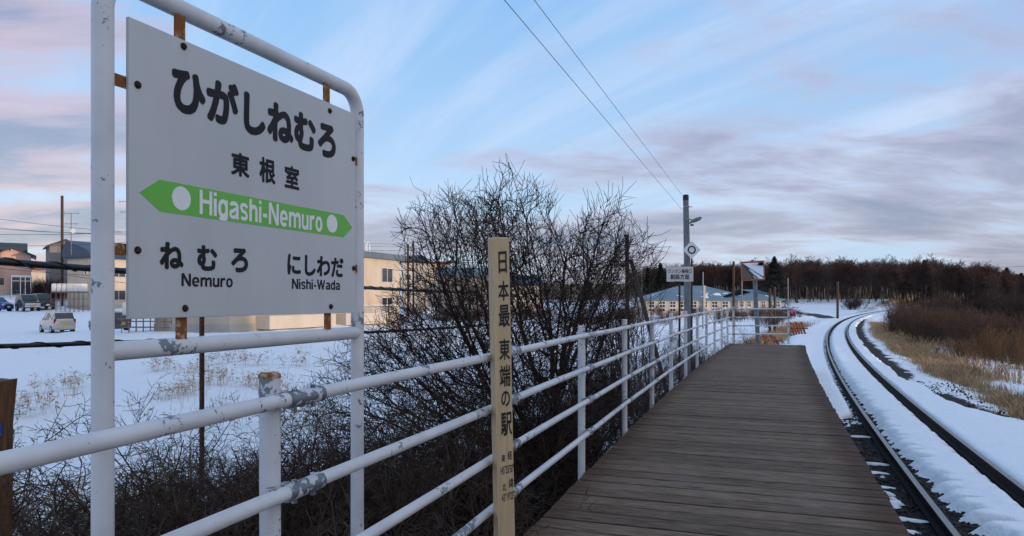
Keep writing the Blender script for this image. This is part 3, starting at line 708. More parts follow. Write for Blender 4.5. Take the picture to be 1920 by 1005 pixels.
sign_text('Nishi-Wada', (547.2, 520), (550, 522.4), (550, 541.5), (637.4, 520), .012, ref=.72, Br=(632, 543.6))

# ------------------------------------------------------------------ beige wooden post with brush writing
PB = Vector((-.047, 3.63, 0)); al = R(16.5); fu = Vector((math.cos(al), math.sin(al), 0)); fn = Vector((math.sin(al), -math.cos(al), 0)); HW = .044
pole = empty('inscribed_post', PB, 'square beige wooden post brushed with black characters standing before the railing', 'post')
lean = lambda z: Vector((-.0205*(z-.6), 0, 0))
PT = CAMZ+.316
cor = [(-1,-1),(1,-1),(1,1),(-1,1)]
vs = [PB+fu*a*HW-fn*b*HW+Vector((0, 0, z))+lean(z) for z in (0, PT-.006) for a, b in cor]+[PB+fu*a*(HW-.004)-fn*b*(HW-.004)+Vector((0, 0, PT))+lean(PT) for a, b in cor]
MB().add(vs, [(3,2,1,0),(0,1,5,4),(1,2,6,5),(2,3,7,6),(3,0,4,7),(4,5,9,8),(5,6,10,9),(6,7,11,10),(7,4,8,11),(8,9,10,11)]).build('timber', m_beige, pole, bevel=.0015)
def pp(u, z): return PB+fu*u+fn*(HW+.0012)+Vector((0, 0, z))+lean(z)
PZ = lambda y: CAMZ+(HY-y)/F*(PB.y-.042)
PU = lambda x, y: ((x-HX)/F*(PB.y-.042)-PB.x-fn.x*HW-lean(PZ(y)).x)/fu.x
for ch, x0, x1, y0, y1, wp in (('日', 934.5, 950, 471, 512, .004), ('本', 934, 954, 526, 564, .004), ('最', 935, 956, 571, 613, .005), ('東', 936, 956, 635, 675, .003), ('端', 937, 957, 684, 725, .006), ('の', 940, 956, 733, 762, .002), ('駅', 939, 960, 773, 817, .007),
                              ('東', 940, 947.5, 852, 866, .001), ('経', 951.5, 960, 846, 862, .002), ('145°35\'50"', 938.5, 963, 872, 888, .012), ('北', 942, 949, 906, 920, .001), ('緯', 954, 962.5, 897, 915, .002), ('43°19\'25"', 941, 964.5, 923, 938, .013)):
    ym = (y0+y1)/2; letters('brush_lettering', ch, (PU(x0, ym), PU(x1, ym), PZ(y1)-wp/2, PZ(y0)-wp/2), pp, m_brush, pole, .022 if y1-y0 > 20 else .012, None, wp, fn)

# ------------------------------------------------------------------ branches
def grow(rg, p, d, L, r, lev, prm, out):
    k = prm['seg'][min(lev, len(prm['seg'])-1)]; pts, rs = [p.copy()], [r]; q = p.copy(); dd = d.normalized(); wob = prm['wob']; tip = prm['tip'][min(lev, len(prm['tip'])-1)]
    for i in range(k):
        dd = (dd+Vector((rg.gauss(0, wob), rg.gauss(0, wob), rg.gauss(0, wob)))+Vector((0, 0, prm['up'][min(lev, len(prm['up'])-1)]))).normalized()
        q = q+dd*(L/k); pts.append(q.copy()); rs.append(r+(r*tip-r)*(i+1)/k)
    out.append((pts, rs, lev))
    if lev >= prm['max']: return
    nb = prm['n'][lev]; nb = rg.randint(max(1, int(nb*.75)), int(nb*1.25+.5)); st_ = prm['start'][lev]; az = rg.uniform(0, 6.28)
    for j in range(nb):
        f = st_+(1-st_)*(j+rg.random()*.8)/nb; x = min(f, .999)*k; i = int(x); pos = pts[i].lerp(pts[i+1], x-i); t = (pts[i+1]-pts[i]).normalized()
        az += 2.4+rg.uniform(-.5, .5); a = R(rg.gauss(*prm['ang'][lev])); u = t.orthogonal().normalized(); v = t.cross(u); side = u*math.cos(az)+v*math.sin(az)
        grow(rg, pos, t*math.cos(a)+side*math.sin(a), L*prm['ratio'][lev]*(1.08-prm.get('taper', .5)*f)*rg.uniform(.7, 1.2), max(rs[i]*prm['rr'][lev], prm['rmin']), lev+1, prm, out)
def tubes(lines, sides=3):
    V, Fq, b = [], [], 0
    for pts, rs, lev in lines:
        n = 6 if lev == 0 else (4 if lev == 1 else sides)
        P = np.array([tuple(p) for p in pts]); T = np.gradient(P, axis=0); T /= np.linalg.norm(T, axis=1, keepdims=True)+1e-9
        ref = np.array([.31, .52, .79]); U = np.cross(T, ref); U /= np.linalg.norm(U, axis=1, keepdims=True)+1e-9; W = np.cross(T, U)
        a = np.arange(n)*2*np.pi/n; ring = P[:, None]+(U[:, None]*np.cos(a)[None, :, None]+W[:, None]*np.sin(a)[None, :, None])*np.array(rs)[:, None, None]
        V.append(ring.reshape(-1, 3)); k = len(P)
        i = (np.arange(k-1)*n)[:, None]; j = np.arange(n)[None]; j2 = (j+1) % n
        Fq.append((np.stack([i+j, i+j2, i+n+j2, i+n+j], -1).reshape(-1, 4)+b)); b += k*n
    return np.concatenate(V), np.concatenate(Fq)
def twigmesh(name, lines, m, parent=None, sides=3, link=True):
    V, q = tubes(lines, sides); me = bpy.data.meshes.new(name)
    me.vertices.add(len(V)); me.vertices.foreach_set('co', V.ravel()); me.loops.add(q.size); me.loops.foreach_set('vertex_index', q.ravel().astype(np.int32)); me.polygons.add(len(q))
    me.polygons.foreach_set('loop_start', np.arange(0, q.size, 4, dtype=np.int32)); me.polygons.foreach_set('loop_total', np.full(len(q), 4, np.int32))
    me.polygons.foreach_set('use_smooth', np.ones(len(q), bool)); me.update(calc_edges=True); me.materials.append(m)
    if not link: return me
    o = bpy.data.objects.new(name, me); COL.objects.link(o)
    if parent: o.parent = parent
    return o
# the big bare tree behind the railing
TB = Vector((.42, 8.6, hz(.42, 8.6)-.05))
tree = empty('bare_tree', TB, 'large bare tree with many dark spreading branches rising beside the railing', 'tree')
def colonise(seed, n_att, stems, inside, step=.085, kill=.15, reach=.9, up=.12, jit=.09):
    """grow branches towards points scattered through the crown's volume; returns polylines with radii"""
    r_ = np.random.RandomState(seed); att = []
    while len(att) < n_att:
        p = r_.uniform((-3.0, -2.1, .3), (1.9, 2.1, 4.7)); q = inside(p)
        if q < 1 and r_.rand() < .25+.75*q: att.append(p)
    att = np.array(att); P, par = [], []
    for b, d, L in stems:
        prev = -1; d = np.array(d)/np.linalg.norm(d); p = np.array(b, float)
        for k in range(int(L/step)+1):
            P.append(p.copy()); par.append(prev); prev = len(P)-1; d = d+r_.normal(0, .05, 3)+np.array([0, 0, .02]); d /= np.linalg.norm(d); p = p+d*step
    D = np.full(len(att), 9.); near = np.zeros(len(att), int); alive = np.ones(len(att), bool); done = 0; dirs = {}
    for it in range(140):
        new = np.array(P[done:]); 
        if not len(new): break
        dd = np.linalg.norm(att[:, None]-new[None], axis=2); m_ = dd.min(1); a_ = dd.argmin(1); bt = m_ < D; D[bt] = m_[bt]; near[bt] = a_[bt]+done; done = len(P)
        alive &= D > kill; act = alive & (D < reach)
        if not act.any(): break
        idx = np.where(act)[0]; v = att[idx]-np.array(P)[near[idx]]; v /= np.linalg.norm(v, axis=1, keepdims=True)
        acc = {}
        for k, w_ in zip(near[idx], v): acc[k] = acc.get(k, 0)+w_
        for k, w_ in acc.items():
            g = w_/np.linalg.norm(w_)
            if par[k] >= 0: t_ = P[k]-P[par[k]]; g = g+1.15*t_/np.linalg.norm(t_)
            g = g+r_.normal(0, jit, 3)+np.array([0, 0, up]); g /= np.linalg.norm(g); q = P[k]+g*step
            key = (k, tuple(np.round(g, 1)))
            if key in dirs: continue
            dirs[key] = 1; P.append(q); par.append(k)
    n = len(P); ch = [[] for _ in range(n)]
    for i_, k in enumerate(par):
        if k >= 0: ch[k].append(i_)
    rad = np.zeros(n)
    for i_ in range(n-1, -1, -1): rad[i_] = max(.0029, sum(rad[c]**2.3 for c in ch[i_])**(1/2.3)) if ch[i_] else .0029
    lines = []; todo = [(i_, None) for i_ in range(n) if par[i_] < 0]
    while todo:
        i_, frm = todo.pop(); L = [] if frm is None else [frm]
        while True:
            L.append(i_)
            if not ch[i_]: break
            c = sorted(ch[i_], key=lambda q: -rad[q]); todo += [(q, i_) for q in c[1:]]; i_ = c[0]
        if len(L) > 1:
            rs = [min(rad[q], .10) for q in L]
            if frm is not None: rs[0] = min(rs[0], rs[1]*1.15)
            lines.append(([Vector(P[q]) for q in L], rs, 0 if max(rs) > .022 else (1 if max(rs) > .010 else 2)))
    # short side shoots on the thin wood
    for i_ in range(n):
        if rad[i_] < .0085 and par[i_] >= 0:
            for _ in range(2 if r_.rand() < .55 else 1):
                t_ = P[i_]-P[par[i_]]; t_ /= np.linalg.norm(t_); sd_ = np.cross(t_, r_.normal(0, 1, 3)); sd_ /= np.linalg.norm(sd_)+1e-9
                g = t_*.75+sd_*.8+np.array([0, 0, .22]); g /= np.linalg.norm(g); L = r_.uniform(.07, .30); p = Vector(P[i_]); m_ = p+Vector(g)*L*.55; e_ = m_+Vector(g+r_.normal(0, .22, 3)+np.array([0, 0, .15])).normalized()*L*.45
                lines.append(([p, m_, e_], [.0031, .0027, .0022], 2))
    return lines
def crown_shape(p):
    rx = 2.1 if p[0] < 0 else 1.38
    c = -.10; ztop = 3.80; zc = 1.75; x = (p[0]-c)/rx; y = p[1]/1.75; z = (p[2]-zc)/(ztop-zc) if p[2] > zc else (p[2]-zc)/2.1
    q = (abs(x)**2.1+abs(y)**2.1+abs(z)**2.1)**(1/2.1); a = math.atan2(z, x)
    return q*(1+.13*math.sin(a*5+1.2+y)+.10*math.sin(a*11+y*4)+.06*math.sin(a*19+y*7))
rg = random.Random(21); stems = []
for az, tilt, L in ((205, 50, .9), (178, 42, 1.1), (150, 24, 1.2), (100, 10, 1.3), (60, 22, 1.2), (20, 28, 1.0), (350, 34, .8), (275, 16, 1.3), (245, 32, 1.1), (192, 62, .9), (130, 36, 1.0), (310, 28, 1.0), (168, 56, .9), (40, 10, 1.4), (222, 60, .8), (188, 20, 1.2)):
    a, t = R(az), R(tilt); stems.append(((math.cos(a)*.10, math.sin(a)*.10, .12), (math.cos(a)*math.sin(t), math.sin(a)*math.sin(t), math.cos(t)), L))
lines = colonise(5, 15000, stems, crown_shape, .075, .095, .75)
def clear_of_platform(l):                              # branches over the deck have been cut back
    for p in l[0]:
        q = p+TB
        if q.x > xpost(q.y)-.05 and q.z < 1.7: return False
    return True
lines = [l for l in lines if clear_of_platform(l)]
MB().tube([(0, 0, -.25), (0, 0, .1), (.01, 0, .3), (.02, 0, .55)], [.20, .17, .15, .06], 12).build('trunk', m_bark, tree, True, flat=False)
twigmesh('limbs', [l for l in lines if l[2] == 0], m_bark, tree)
twigmesh('crown', [l for l in lines if l[2] > 0], m_twig, tree)
print('tree lines', len(lines))
# tangled shrubs under and behind the railing
SHR = []
prm_s = dict(seg=(6, 5, 4, 3), wob=.17, up=(-.02, .0, .02, .02), tip=(.3, .4, .5, .7), max=3, n=(11, 8, 4), start=(.12, .1, .1), ang=((48, 16), (52, 18), (55, 18)), ratio=(.62, .55, .5), rr=(.6, .6, .7), rmin=.0027)
for s in range(5):
    rg = random.Random(100+s); lines = []
    for k in range(7):
        a, t = rg.uniform(0, 6.28), R(rg.uniform(28, 74)); grow(rg, Vector((rg.uniform(-.12, .12), rg.uniform(-.12, .12), 0)), Vector((math.cos(a)*math.sin(t), math.sin(a)*math.sin(t), math.cos(t))), rg.uniform(1.1, 1.8), rg.choice((.012, .016, .022, .03)), 0, prm_s, lines)
    SHR.append(twigmesh('tangled_shrub', lines, m_bramble, link=False))
rg = random.Random(77)
def shrub(x, y, sc, sz, label, group, mesh=None, name='tangled_shrub', m=None):
    o = bpy.data.objects.new(name, mesh or rg.choice(SHR)); COL.objects.link(o); o.location = (x, y, hz(x, y)-.03); o.rotation_euler = (rg.uniform(-.08, .08), rg.uniform(-.08, .08), rg.uniform(0, 6.28)); o.scale = (sc, sc, sz)
    return tag(o, label, 'shrub', group)
LBL = 'tangled leafless dark shrub growing in the thicket below the railing'
for k in range(40):
    y = 2.3+5.6*((k+.5)/40)**1.2+rg.uniform(-.2, .2); x = xpost(y)-.85-rg.random()**1.2*(1.3+.42*y)
    shrub(x, y, rg.uniform(.85, 1.15), rg.uniform(.72, .98)*(.9 if y < 4 else 1.05), LBL, 'shrubs tangled below the railing')
for k in range(9):
    y = 5.6+3.6*(k+.5)/9; x = xpost(y)-1.05-rg.random()*1.0
    shrub(x, y, rg.uniform(.62, .8), rg.uniform(.8, 1.15), LBL, 'shrubs tangled below the railing')
LB2 = 'bushy leafless shrub growing just behind the railing beyond the bare tree'
for (x, y) in [(1.2, 9.9), (1.9, 11.2), (1.0, 11.4), (2.5, 12.8), (1.6, 12.9), (3.1, 14.4), (2.3, 14.6), (3.7, 16.0), (2.9, 16.3), (4.4, 18.4), (5.2, 20.4), (4.4, 20.6), (5.9, 22.6), (.9, 9.0), (1.55, 10.3), (6.6, 25.0), (7.6, 25.6), (8.6, 25.8), (7.0, 27.0), (9.2, 27.5)]:
    shrub(x-.55 if y < 24 else x, y, rg.uniform(.55, .72) if y < 24 else rg.uniform(.85, 1.05), rg.uniform(.8, 1.0), LB2, 'shrubs behind the far railing')
# thin saplings right of the big tree
prm_p = dict(seg=(8, 5, 4), wob=.06, up=(.05, .05, .04), tip=(.3, .4, .5), max=2, n=(11, 5), start=(.2, .15), ang=((42, 10), (45, 12)), ratio=(.38, .45), rr=(.5, .6), rmin=.004)
for i, (x, y, H) in enumerate(((2.25, 13.6, 3.4), (2.75, 14.3, 3.9), (2.55, 15.1, 3.2), (2.0, 12.8, 2.7), (2.2, 15.6, 2.9))):
    rg2 = random.Random(300+i); lines = []
    for k in range(3): grow(rg2, Vector((rg2.uniform(-.1, .1), rg2.uniform(-.1, .1), 0)), Vector((rg2.uniform(-.3, .3), rg2.uniform(-.3, .3), 1)), H*rg2.uniform(.75, 1), .022, 0, prm_p, lines)
    o = twigmesh('sapling', lines, m_sapling); o.location = (x, y, hz(x, y)-.05); tag(o, 'slender bare sapling standing between the big tree and the lamp pole', 'sapling', 'saplings right of the big tree')

# ------------------------------------------------------------------ dry grass and bamboo grass
def blades(name, spots, m, label, seed, H=(.25, .6), W=.006, nb=(10, 18), spread=.12, lean_=.5, leaf=False):
    rgn = np.random.RandomState(seed); V, Fq = [], []; b = 0
    for (x, y) in spots:
        z = hz(x, y); n = rgn.randint(*nb)
        for _ in range(n):
            px, py = x+rgn.normal(0, spread), y+rgn.normal(0, spread); a = rgn.uniform(0, 6.28); h = rgn.uniform(*H); l = rgn.uniform(.1, lean_)*h; w_ = W*rgn.uniform(.6, 1.4)
            ca, sa = math.cos(a), math.sin(a); base = np.array([px, py, z-.02]); mid = base+np.array([ca*l*.4, sa*l*.4, h*.62]); tip = base+np.array([ca*l, sa*l, h]); sd_ = np.array([-sa, ca, 0])*w_
            if leaf:
                # stem with a few broad pointed leaves
                V += [base-sd_*.25, base+sd_*.25, tip+sd_*.15, tip-sd_*.15]; Fq.append((b, b+1, b+2, b+3)); b += 4
                for q in range(rgn.randint(3, 6)):
                    o_ = base+(tip-base)*rgn.uniform(.45, 1.0); aa = rgn.uniform(0, 6.28); L = rgn.uniform(.09, .2); dr = np.array([math.cos(aa), math.sin(aa), rgn.uniform(-.5, .5)]); s2 = np.array([-math.sin(aa), math.cos(aa), rgn.uniform(-.4, .4)])*L*.13
                    V += [o_, o_+dr*L*.4+s2, o_+dr*L, o_+dr*L*.4-s2]; Fq.append((b, b+1, b+2, b+3)); b += 4
            else:
                V += [base-sd_, base+sd_, mid+sd_*.8, mid-sd_*.8, tip]; Fq += [(b, b+1, b+2, b+3), (b+3, b+2, b+4)]; b += 5
    o = mk(name, V, Fq, m); return tag(o, label, 'grass', kind='stuff')
rr = random.Random(31); sp_ = []
for i in range(4600):
    y = 12.0+62*rr.random()**1.4; c, t, n = tframe(np.array(y)); d = rr.gauss(3.3, .55)+.25*math.sin(y*.5)
    x_, y_ = c[0]+n[0]*d, c[1]+n[1]*d
    if d > 2.2 and fbm(np.array([x_]), np.array([y_]), .55, 41)[0] > -.05+.18*abs(d-3.1)-.12*(y > 24): sp_.append((x_, y_))
blades('dry_grass', sp_, m_straw, 'band of golden dry grass along the outer edge of the curve', 1, (.10, .42), .007, (14, 26), .17, 1.5)
sp_ = []
for i in range(2400):
    y = 14+60*rr.random()**1.3; c, t, n = tframe(np.array(y)); d = 3.6+19*rr.random()
    x_, y_ = c[0]+n[0]*d, c[1]+n[1]*d
    if fbm(np.array([x_]), np.array([y_]), .16, 40)[0] > -.04+.10*(d > 9): sp_.append((x_, y_))
blades('dry_grass', sp_, m_straw, 'scattered clumps of dry grass on the snowy low ground right of the curve', 2, (.25, .75), .010, (10, 18), .22, 1.0)
sp_ = []
for i in range(520):
    y = 24+44*rr.random(); c, t, n = tframe(np.array(y)); d = -rr.gauss(3.7, .4)
    if fbm(np.array([c[0]]), np.array([y]), .2, 50)[0] > -.25: sp_.append((c[0]+n[0]*d, c[1]+n[1]*d))
blades('dry_grass', sp_, m_straw, 'dry grass on the bank left of the track beyond the platform', 3, (.25, .7), .012, (10, 18), .2, .8)
sp_ = []
for i in range(700):
    x_, y_ = rr.uniform(-22, 0), rr.uniform(9, 42)
    if fbm(np.array([x_]), np.array([y_]), .33, 60)[0] > .42 or rr.random() < .008: sp_.append((x_, y_))
sp_ += [(rr.gauss(cx_, .5), rr.gauss(cy_, .6)) for cx_, cy_ in ((-9.5, 21), (-8.2, 23), (-7.6, 19), (-10.8, 26), (-4.2, 24), (-6.4, 28), (-12, 19)) for _ in range(14)]
blades('dry_stalks', sp_, m_straw, 'thin dry stalks poking out of the snowfield', 4, (.1, .5), .005, (4, 12), .25, .7)
sp_ = [(rr.gauss(-5.6, .9), rr.gauss(8.8, .55)) for _ in range(60)]+[(rr.gauss(-2.6, 1.6), rr.gauss(8.3, .9)) for _ in range(70)]+[(rr.gauss(-7.5, 2.5), rr.gauss(13, 2.2)) for _ in range(26)]+[(rr.gauss(-4.6, .3), rr.gauss(15, .8)) for _ in range(14)]+[(rr.gauss(-1.4, .8), rr.gauss(7.4, .8)) for _ in range(34)]
blades('bamboo_grass', sp_, m_sasa, 'yellowing bamboo grass standing out of the snow behind the railing', 5, (.2, .55), .012, (3, 7), .16, .5, True)

sp_ = []
for px, py in ((350, 700), (398, 690), (440, 686), (470, 694), (380, 716), (700, 662), (480, 722), (330, 742), (560, 692), (300, 700), (420, 720), (520, 735), (725, 668), (90, 735), (60, 770), (140, 725)):
    Yc = F*2.72/(py-HY)
    for _ in range(7): sp_.append(((px-HX)/F*Yc+rr.gauss(0, .22), Yc+rr.gauss(0, .5)))
blades('weed_clumps', sp_, m_straw, 'brown weed clumps standing out of the snowfield', 6, (.25, .65), .011, (4, 8), .16, .6, True)

# ------------------------------------------------------------------ poles, signs and mirror beyond the railing
def polez(x, y): return hz(x, y)-.3
UP = Vector((0, 0, 1))
LPX, LPY = 4.36, 17.5
lp_ = empty('lamp_pole', (LPX, LPY, hz(LPX, LPY)), 'tall grey lamp pole with black top standing behind the railing', 'lamp pole')
zt = CAMZ+197/F*LPY; b0 = Vector((LPX-.075, LPY, 0))
MB().tube([(LPX, LPY, polez(LPX, LPY)), (LPX-.03, LPY, 1.3), (LPX-.085, LPY, zt-.14)], [.095, .088, .068], 18).build('pole', m_conc, lp_, flat=False)
MB().tube([(LPX-.085, LPY, zt-.14), (LPX-.087, LPY, zt-.02), (LPX-.087, LPY, zt)], [.072, .072, .05], 18).build('cap', m_trim, lp_, flat=False)
zl = at(1300, 413, LPY).z
MB().tube([(LPX-.02, LPY-.02, zl-.08), (LPX+.03, LPY-.05, zl-.06)], .02, 10).tube([(LPX+.02, LPY-.05, zl-.12), (LPX+.09, LPY-.05, zl-.12)], .028, 8).build('lamp_arm', m_conc, lp_)
hd = Vector((.93, -.1, .38)).normalized()
lh = MB().tube([Vector((LPX+.02, LPY-.05, zl-.05))+hd*q for q in (0, .04, .12, .24, .29)], [.02, .035, .05, .042, .012], 12).build('lamp_head', m_conc, lp_, flat=False)
for zc in (zt-.3, zt-.62, zl+.02, 1.65, 1.9):
    MB().tube([(LPX-.07, LPY, zc-.012), (LPX-.07, LPY, zc+.012)], .082, 16).tube([(LPX-.0, LPY-.02, zc), (LPX+.075, LPY-.02, zc)], .008, 6).build('band_clamp', m_galv, lp_)
# slim posts for the two signs
def postthing(name, label, cat, px, Y, py_top, r, m, py_b=None, n=10, dx=0, group=None):
    x = (px-HX)/F*Y; zt_ = at(px, py_top, Y).z; zb = polez(x, Y)
    o = MB().tube([(x, Y, zb), (x+dx*.5, Y, (zb+zt_)/2), (x+dx, Y, zt_)], r, n).build(name, m, flat=False); return tag(o, label, cat, group)
ws = empty('direction_sign', at(1275, 690, 16.8), 'small white sign with two lines of black Japanese text on a rusty post', 'sign')
xs_ = (1275-HX)/F*16.8; MB().tube([(xs_, 16.85, polez(xs_, 16.85)), (xs_, 16.85, at(1275, 505, 16.8).z)], .026, 8).build('post', m_darkrust, ws)
p0, p1 = at(1250, 528, 16.8), at(1300, 500, 16.8)
MB().box((p0.x, 16.80, p0.z), (p1.x, 16.815, p1.z)).build('panel', m_whitewall, ws, bevel=.002)
def wsp(u, v): return Vector((u, 16.7985, v))
X_ = lambda px: (px-HX)/F*16.8; Z_ = lambda py: CAMZ+(HY-py)/F*16.8
letters('lettering', 'ワンマン乗降口', (X_(1252.5), X_(1296.5), Z_(512.5), Z_(504.5)), wsp, m_ink, ws, .018)
letters('lettering', '釧路方面', (X_(1257), X_(1292.5), Z_(524), Z_(514)), wsp, m_ink, ws, .022)
ds = empty('stop_marker', at(1297, 690, 17.0), 'white diamond marker with a black ring on a slim brown post', 'marker sign')
xs_ = (1297-HX)/F*17.05; MB().tube([(xs_, 17.05, polez(xs_, 17.05)), (xs_, 17.05, at(1297, 470, 17).z)], .022, 8).build('post', m_oldwood, ds)
c = at(1297, 468.5, 16.98); h = .215; MB().prism([c+Vector((h, 0, 0)), c+Vector((0, 0, h)), c-Vector((h, 0, 0)), c-Vector((0, 0, h))], (0, .012, 0)).build('panel', m_white, ds)
mb = MB(); n = 40; ri, ro = .066, .098
vs = [c+Vector((r_*math.cos(2*math.pi*k/n), -.0015, r_*math.sin(2*math.pi*k/n))) for r_ in (ri, ro) for k in range(n)]
mb.add(vs, [(k, (k+1) % n, (k+1) % n+n, k+n) for k in range(n)]).build('ring', m_ink, ds)
# traffic mirror
my = 25.0; mr = empty('convex_mirror', at(1420, 650, my), 'rectangular railway mirror in a faded orange frame on a grey pole', 'mirror')
a, b = at(1426, 645, my), at(1417, 525, my); MB().tube([Vector((a.x+.03, my+.14, polez(a.x, my))), Vector((b.x, my+.14, b.z+.4))], .075, 14).build('pole', m_steelgrey, mr, flat=False)
mc = at(1411.5, 508, my); mn = Vector((-.25, -1, -.115)).normalized(); mx = Vector((1, -.26, .05)).normalized(); mz = mx.cross(mn); mz = mz if mz.z > 0 else -mz
hw, hh = .395, .345
MB().obox(mc-mn*.03, mx, mz, mn, hw, hh, .025).build('back_plate', m_orange, mr)
fb = MB()
for s in (-1, 1):
    fb.obox(mc+mx*s*(hw-.02)+mn*.012, mx, mz, mn, .02, hh, .018); fb.obox(mc+mz*s*(hh-.03)+mn*.012, mx, mz, mn, hw-.04, .03 if s > 0 else .022, .018)
fb.obox(mc+mz*(hh+.015)-mn*.02, mx, mz, mn, .05, .02, .03); fb.build('frame', m_orange, mr)
g = 12; V, Fq = [], []
for i in range(g+1):
    for j in range(g+1):
        u, v = (i/g*2-1), (j/g*2-1); V.append(mc+mx*u*(hw-.04)+mz*v*(hh-.055)+mn*(.02-.010*(u*u+v*v)))
for i in range(g):
    for j in range(g): a_ = i*(g+1)+j; Fq.append((a_, a_+g+1, a_+g+2, a_+1))
o = mk('mirror_face', V, Fq, m_mirror, mr, flat=False)
if o.data.polygons[0].normal.dot(mn) < 0: o.data.flip_normals()
# old wooden pole with its leaning strut
o = postthing('wooden_pole', 'short weathered wooden pole standing among the branches right of the big tree', 'pole', 1177, 19, 440, .055, m_oldwood, dx=-.02)
a, b = at(1183, 488, 18.5), at(1262, 640, 17.2); b.z = hz(b.x, b.y)-.2
tag(MB().tube([a, (a+b)/2, b], .055, 10).build('leaning_strut', m_oldwood, flat=False), 'dark wooden strut leaning diagonally beside the short wooden pole', 'strut')
postthing('rusty_post', 'dark square steel post standing in the snow under the name board', 'post', 378.5, 9.6, 586, .035, m_darkrust, n=4)
pz = at(560, 680, 34); o = empty('survey_marker', (pz.x, 34, hz(pz.x, 34)), 'short cream marker post with a white head in the snowfield', 'marker post')
box_part('post', (pz.x-.06, 33.94, hz(pz.x, 34)-.2), (pz.x+.06, 34.06, at(0, 656, 34).z), m_cream, o); box_part('head', (pz.x-.17, 33.9, at(0, 657, 34).z), (pz.x+.17, 34.1, at(0, 648, 34).z), m_white, o)
# broken timber stump with a blue plate at the left edge
sx, sy = at(2, 800, 4.6).x, 4.6; o = empty('timber_stump', (sx, sy, hz(sx, sy)), 'broken brown timber post with a small blue plate at the left edge', 'stump')
zt_ = at(0, 712, sy).z; mb = MB(); n = 12
ring = lambda z, r, jit: [Vector((sx+r*math.cos(2*math.pi*k/n)*(1+jit*math.sin(k*2.1)), sy+r*math.sin(2*math.pi*k/n), z+jit*.05*math.sin(k*1.7))) for k in range(n)]
vs = ring(hz(sx, sy)-.2, .055, .05)+ring(zt_-.30, .062, .06)+ring(zt_-.1, .075, .08)+ring(zt_, .083, .1)
mb.add(vs, [tuple(reversed(range(n))), tuple(3*n+k for k in range(n))]+[(l*n+k, l*n+(k+1) % n, (l+1)*n+(k+1) % n, (l+1)*n+k) for l in range(3) for k in range(n)]).build('timber', m_stump, o, flat=False)
pc = at(-2, 806, sy-.075); MB().box((pc.x-.03, sy-.085, pc.z-.04), (pc.x+.018, sy-.068, pc.z+.04)).build('plate', m_blueplate, o)
# black telecom cables running beside the line
def cable(P, r, label, wrap=True):
    mb = MB(); pts = []
    for i in range(41):
        f = i/40; p = P[0].lerp(P[1], f); p.z -= .10*4*f*(1-f)*.5; pts.append(p)
    mb.tube(pts, r, 10)
    if wrap:                                           # spiral lashing
        L = (P[1]-P[0]).length; ax = (P[1]-P[0]).normalized(); u = ax.orthogonal().normalized(); v = ax.cross(u); q = []
        k = int(L*26)
        for i in range(k+1):
            f = i/k; x = f*40; j = min(int(x), 39); p = pts[j].lerp(pts[j+1], x-j); a = f*L*2*math.pi/.36; q.append(p+(u*math.cos(a)+v*math.sin(a))*(r+.004))
        mb.tube(q, .006, 4)
    return tag(mb.build('cable', m_cable, flat=False), label, 'cable')
A = at(-160, 468, 4.1); B = at(690, 533.5, 10.2); dv = (B-A)*.95; cable((A-dv*.5, B+dv), .024, 'upper thick black cable with spiral lashing crossing behind the name board')
A = at(-160, 648, 5.0); B = at(690, 617, 10.2); dv = (B-A)*.95; cable((A-dv*.3, B+dv*.9), .019, 'lower black cable with spiral lashing just above the snowfield')
def wire(P, r, label, sag=.3, group=None):
    pts = [P[0].lerp(P[1], i/24)-Vector((0, 0, sag*4*(i/24)*(1-i/24))) for i in range(25)]
    return tag(MB().tube(pts, r, 5).build('overhead_wire', m_wire, flat=False), label, 'wire', group)
wire((at(1279, 366, 17.4), at(1005, 0, 6.03)+(at(1005, 0, 6.03)-at(1279, 366, 17.4))*1.4), .003, 'upper overhead wire running from the lamp pole top over the platform', .02)
wire((at(1279, 393, 17.4), at(950, 0, 5.30)+(at(950, 0, 5.30)-at(1279, 393, 17.4))*1.4), .003, 'lower overhead wire running from the lamp pole over the railing', .02)

# posts scattered beyond the platform
for px, Y, pt, r, m, lab in ((1375.5, 34, 490, .055, m_oldwood, 'weathered wooden post behind the corner of the end railing'), (1443.5, 48, 541, .09, m_oldwood, 'front one of two brown stakes right of the mirror'), (1452.5, 50, 538, .09, m_oldwood, 'taller rear one of two brown stakes right of the mirror'),
                             (1318, 62, 510, .06, m_steelgrey, 'thin grey pole in front of the low school roof'), (1391, 95, 515, .08, m_steelgrey, 'thin pale pole just left of the mirror frame'), (1477.5, 75, 521, .06, m_steelgrey, 'thin grey pole right of the dark conifer'),
                             (1570.5, 86, 528, .15, m_oldwood, 'wooden pole beside the outer bend of the track'), (1492, 180, 487, .2, m_oldwood, 'slim pole standing against the bare forest')):
    postthing('slim_post', lab, 'post', px, Y, pt, r, m, n=8)
def slat_fence(px, py, Y, n, hgt, lab):
    p = at(px, py, Y); p.z = hz(p.x, Y); o = empty('slat_fence', p, lab, 'fence'); mb = MB(); 
    for k in range(n):
        q = p+Vector((k*.19-.4, 0, -.15)); mb.prism([q, q+Vector((.13, .02, 0)), q+Vector((.13-.30, .25, hgt+.1*(k % 2))), q+Vector((-.30, .25, hgt+.02))], (0, .03, 0))
    mb.build('slats', m_redrust, o); MB().tube([p+Vector((-.6, .15, hgt*.5)), p+Vector((n*.19-.4, .15, hgt*.5))], .03, 6).build('cross_rail', m_darkrust, o)
slat_fence(1496, 622, 47, 6, 1.05, 'leaning rusty slat fence panel at the foot of the grassy bank'); slat_fence(1450, 646, 36, 5, .8, 'low rusty slat panel behind the end railing')
rd = MB(); P = [at(1470, 572.5, 150), at(1500, 573.5, 135), at(1530, 577, 112), at(1563, 579, 98)]
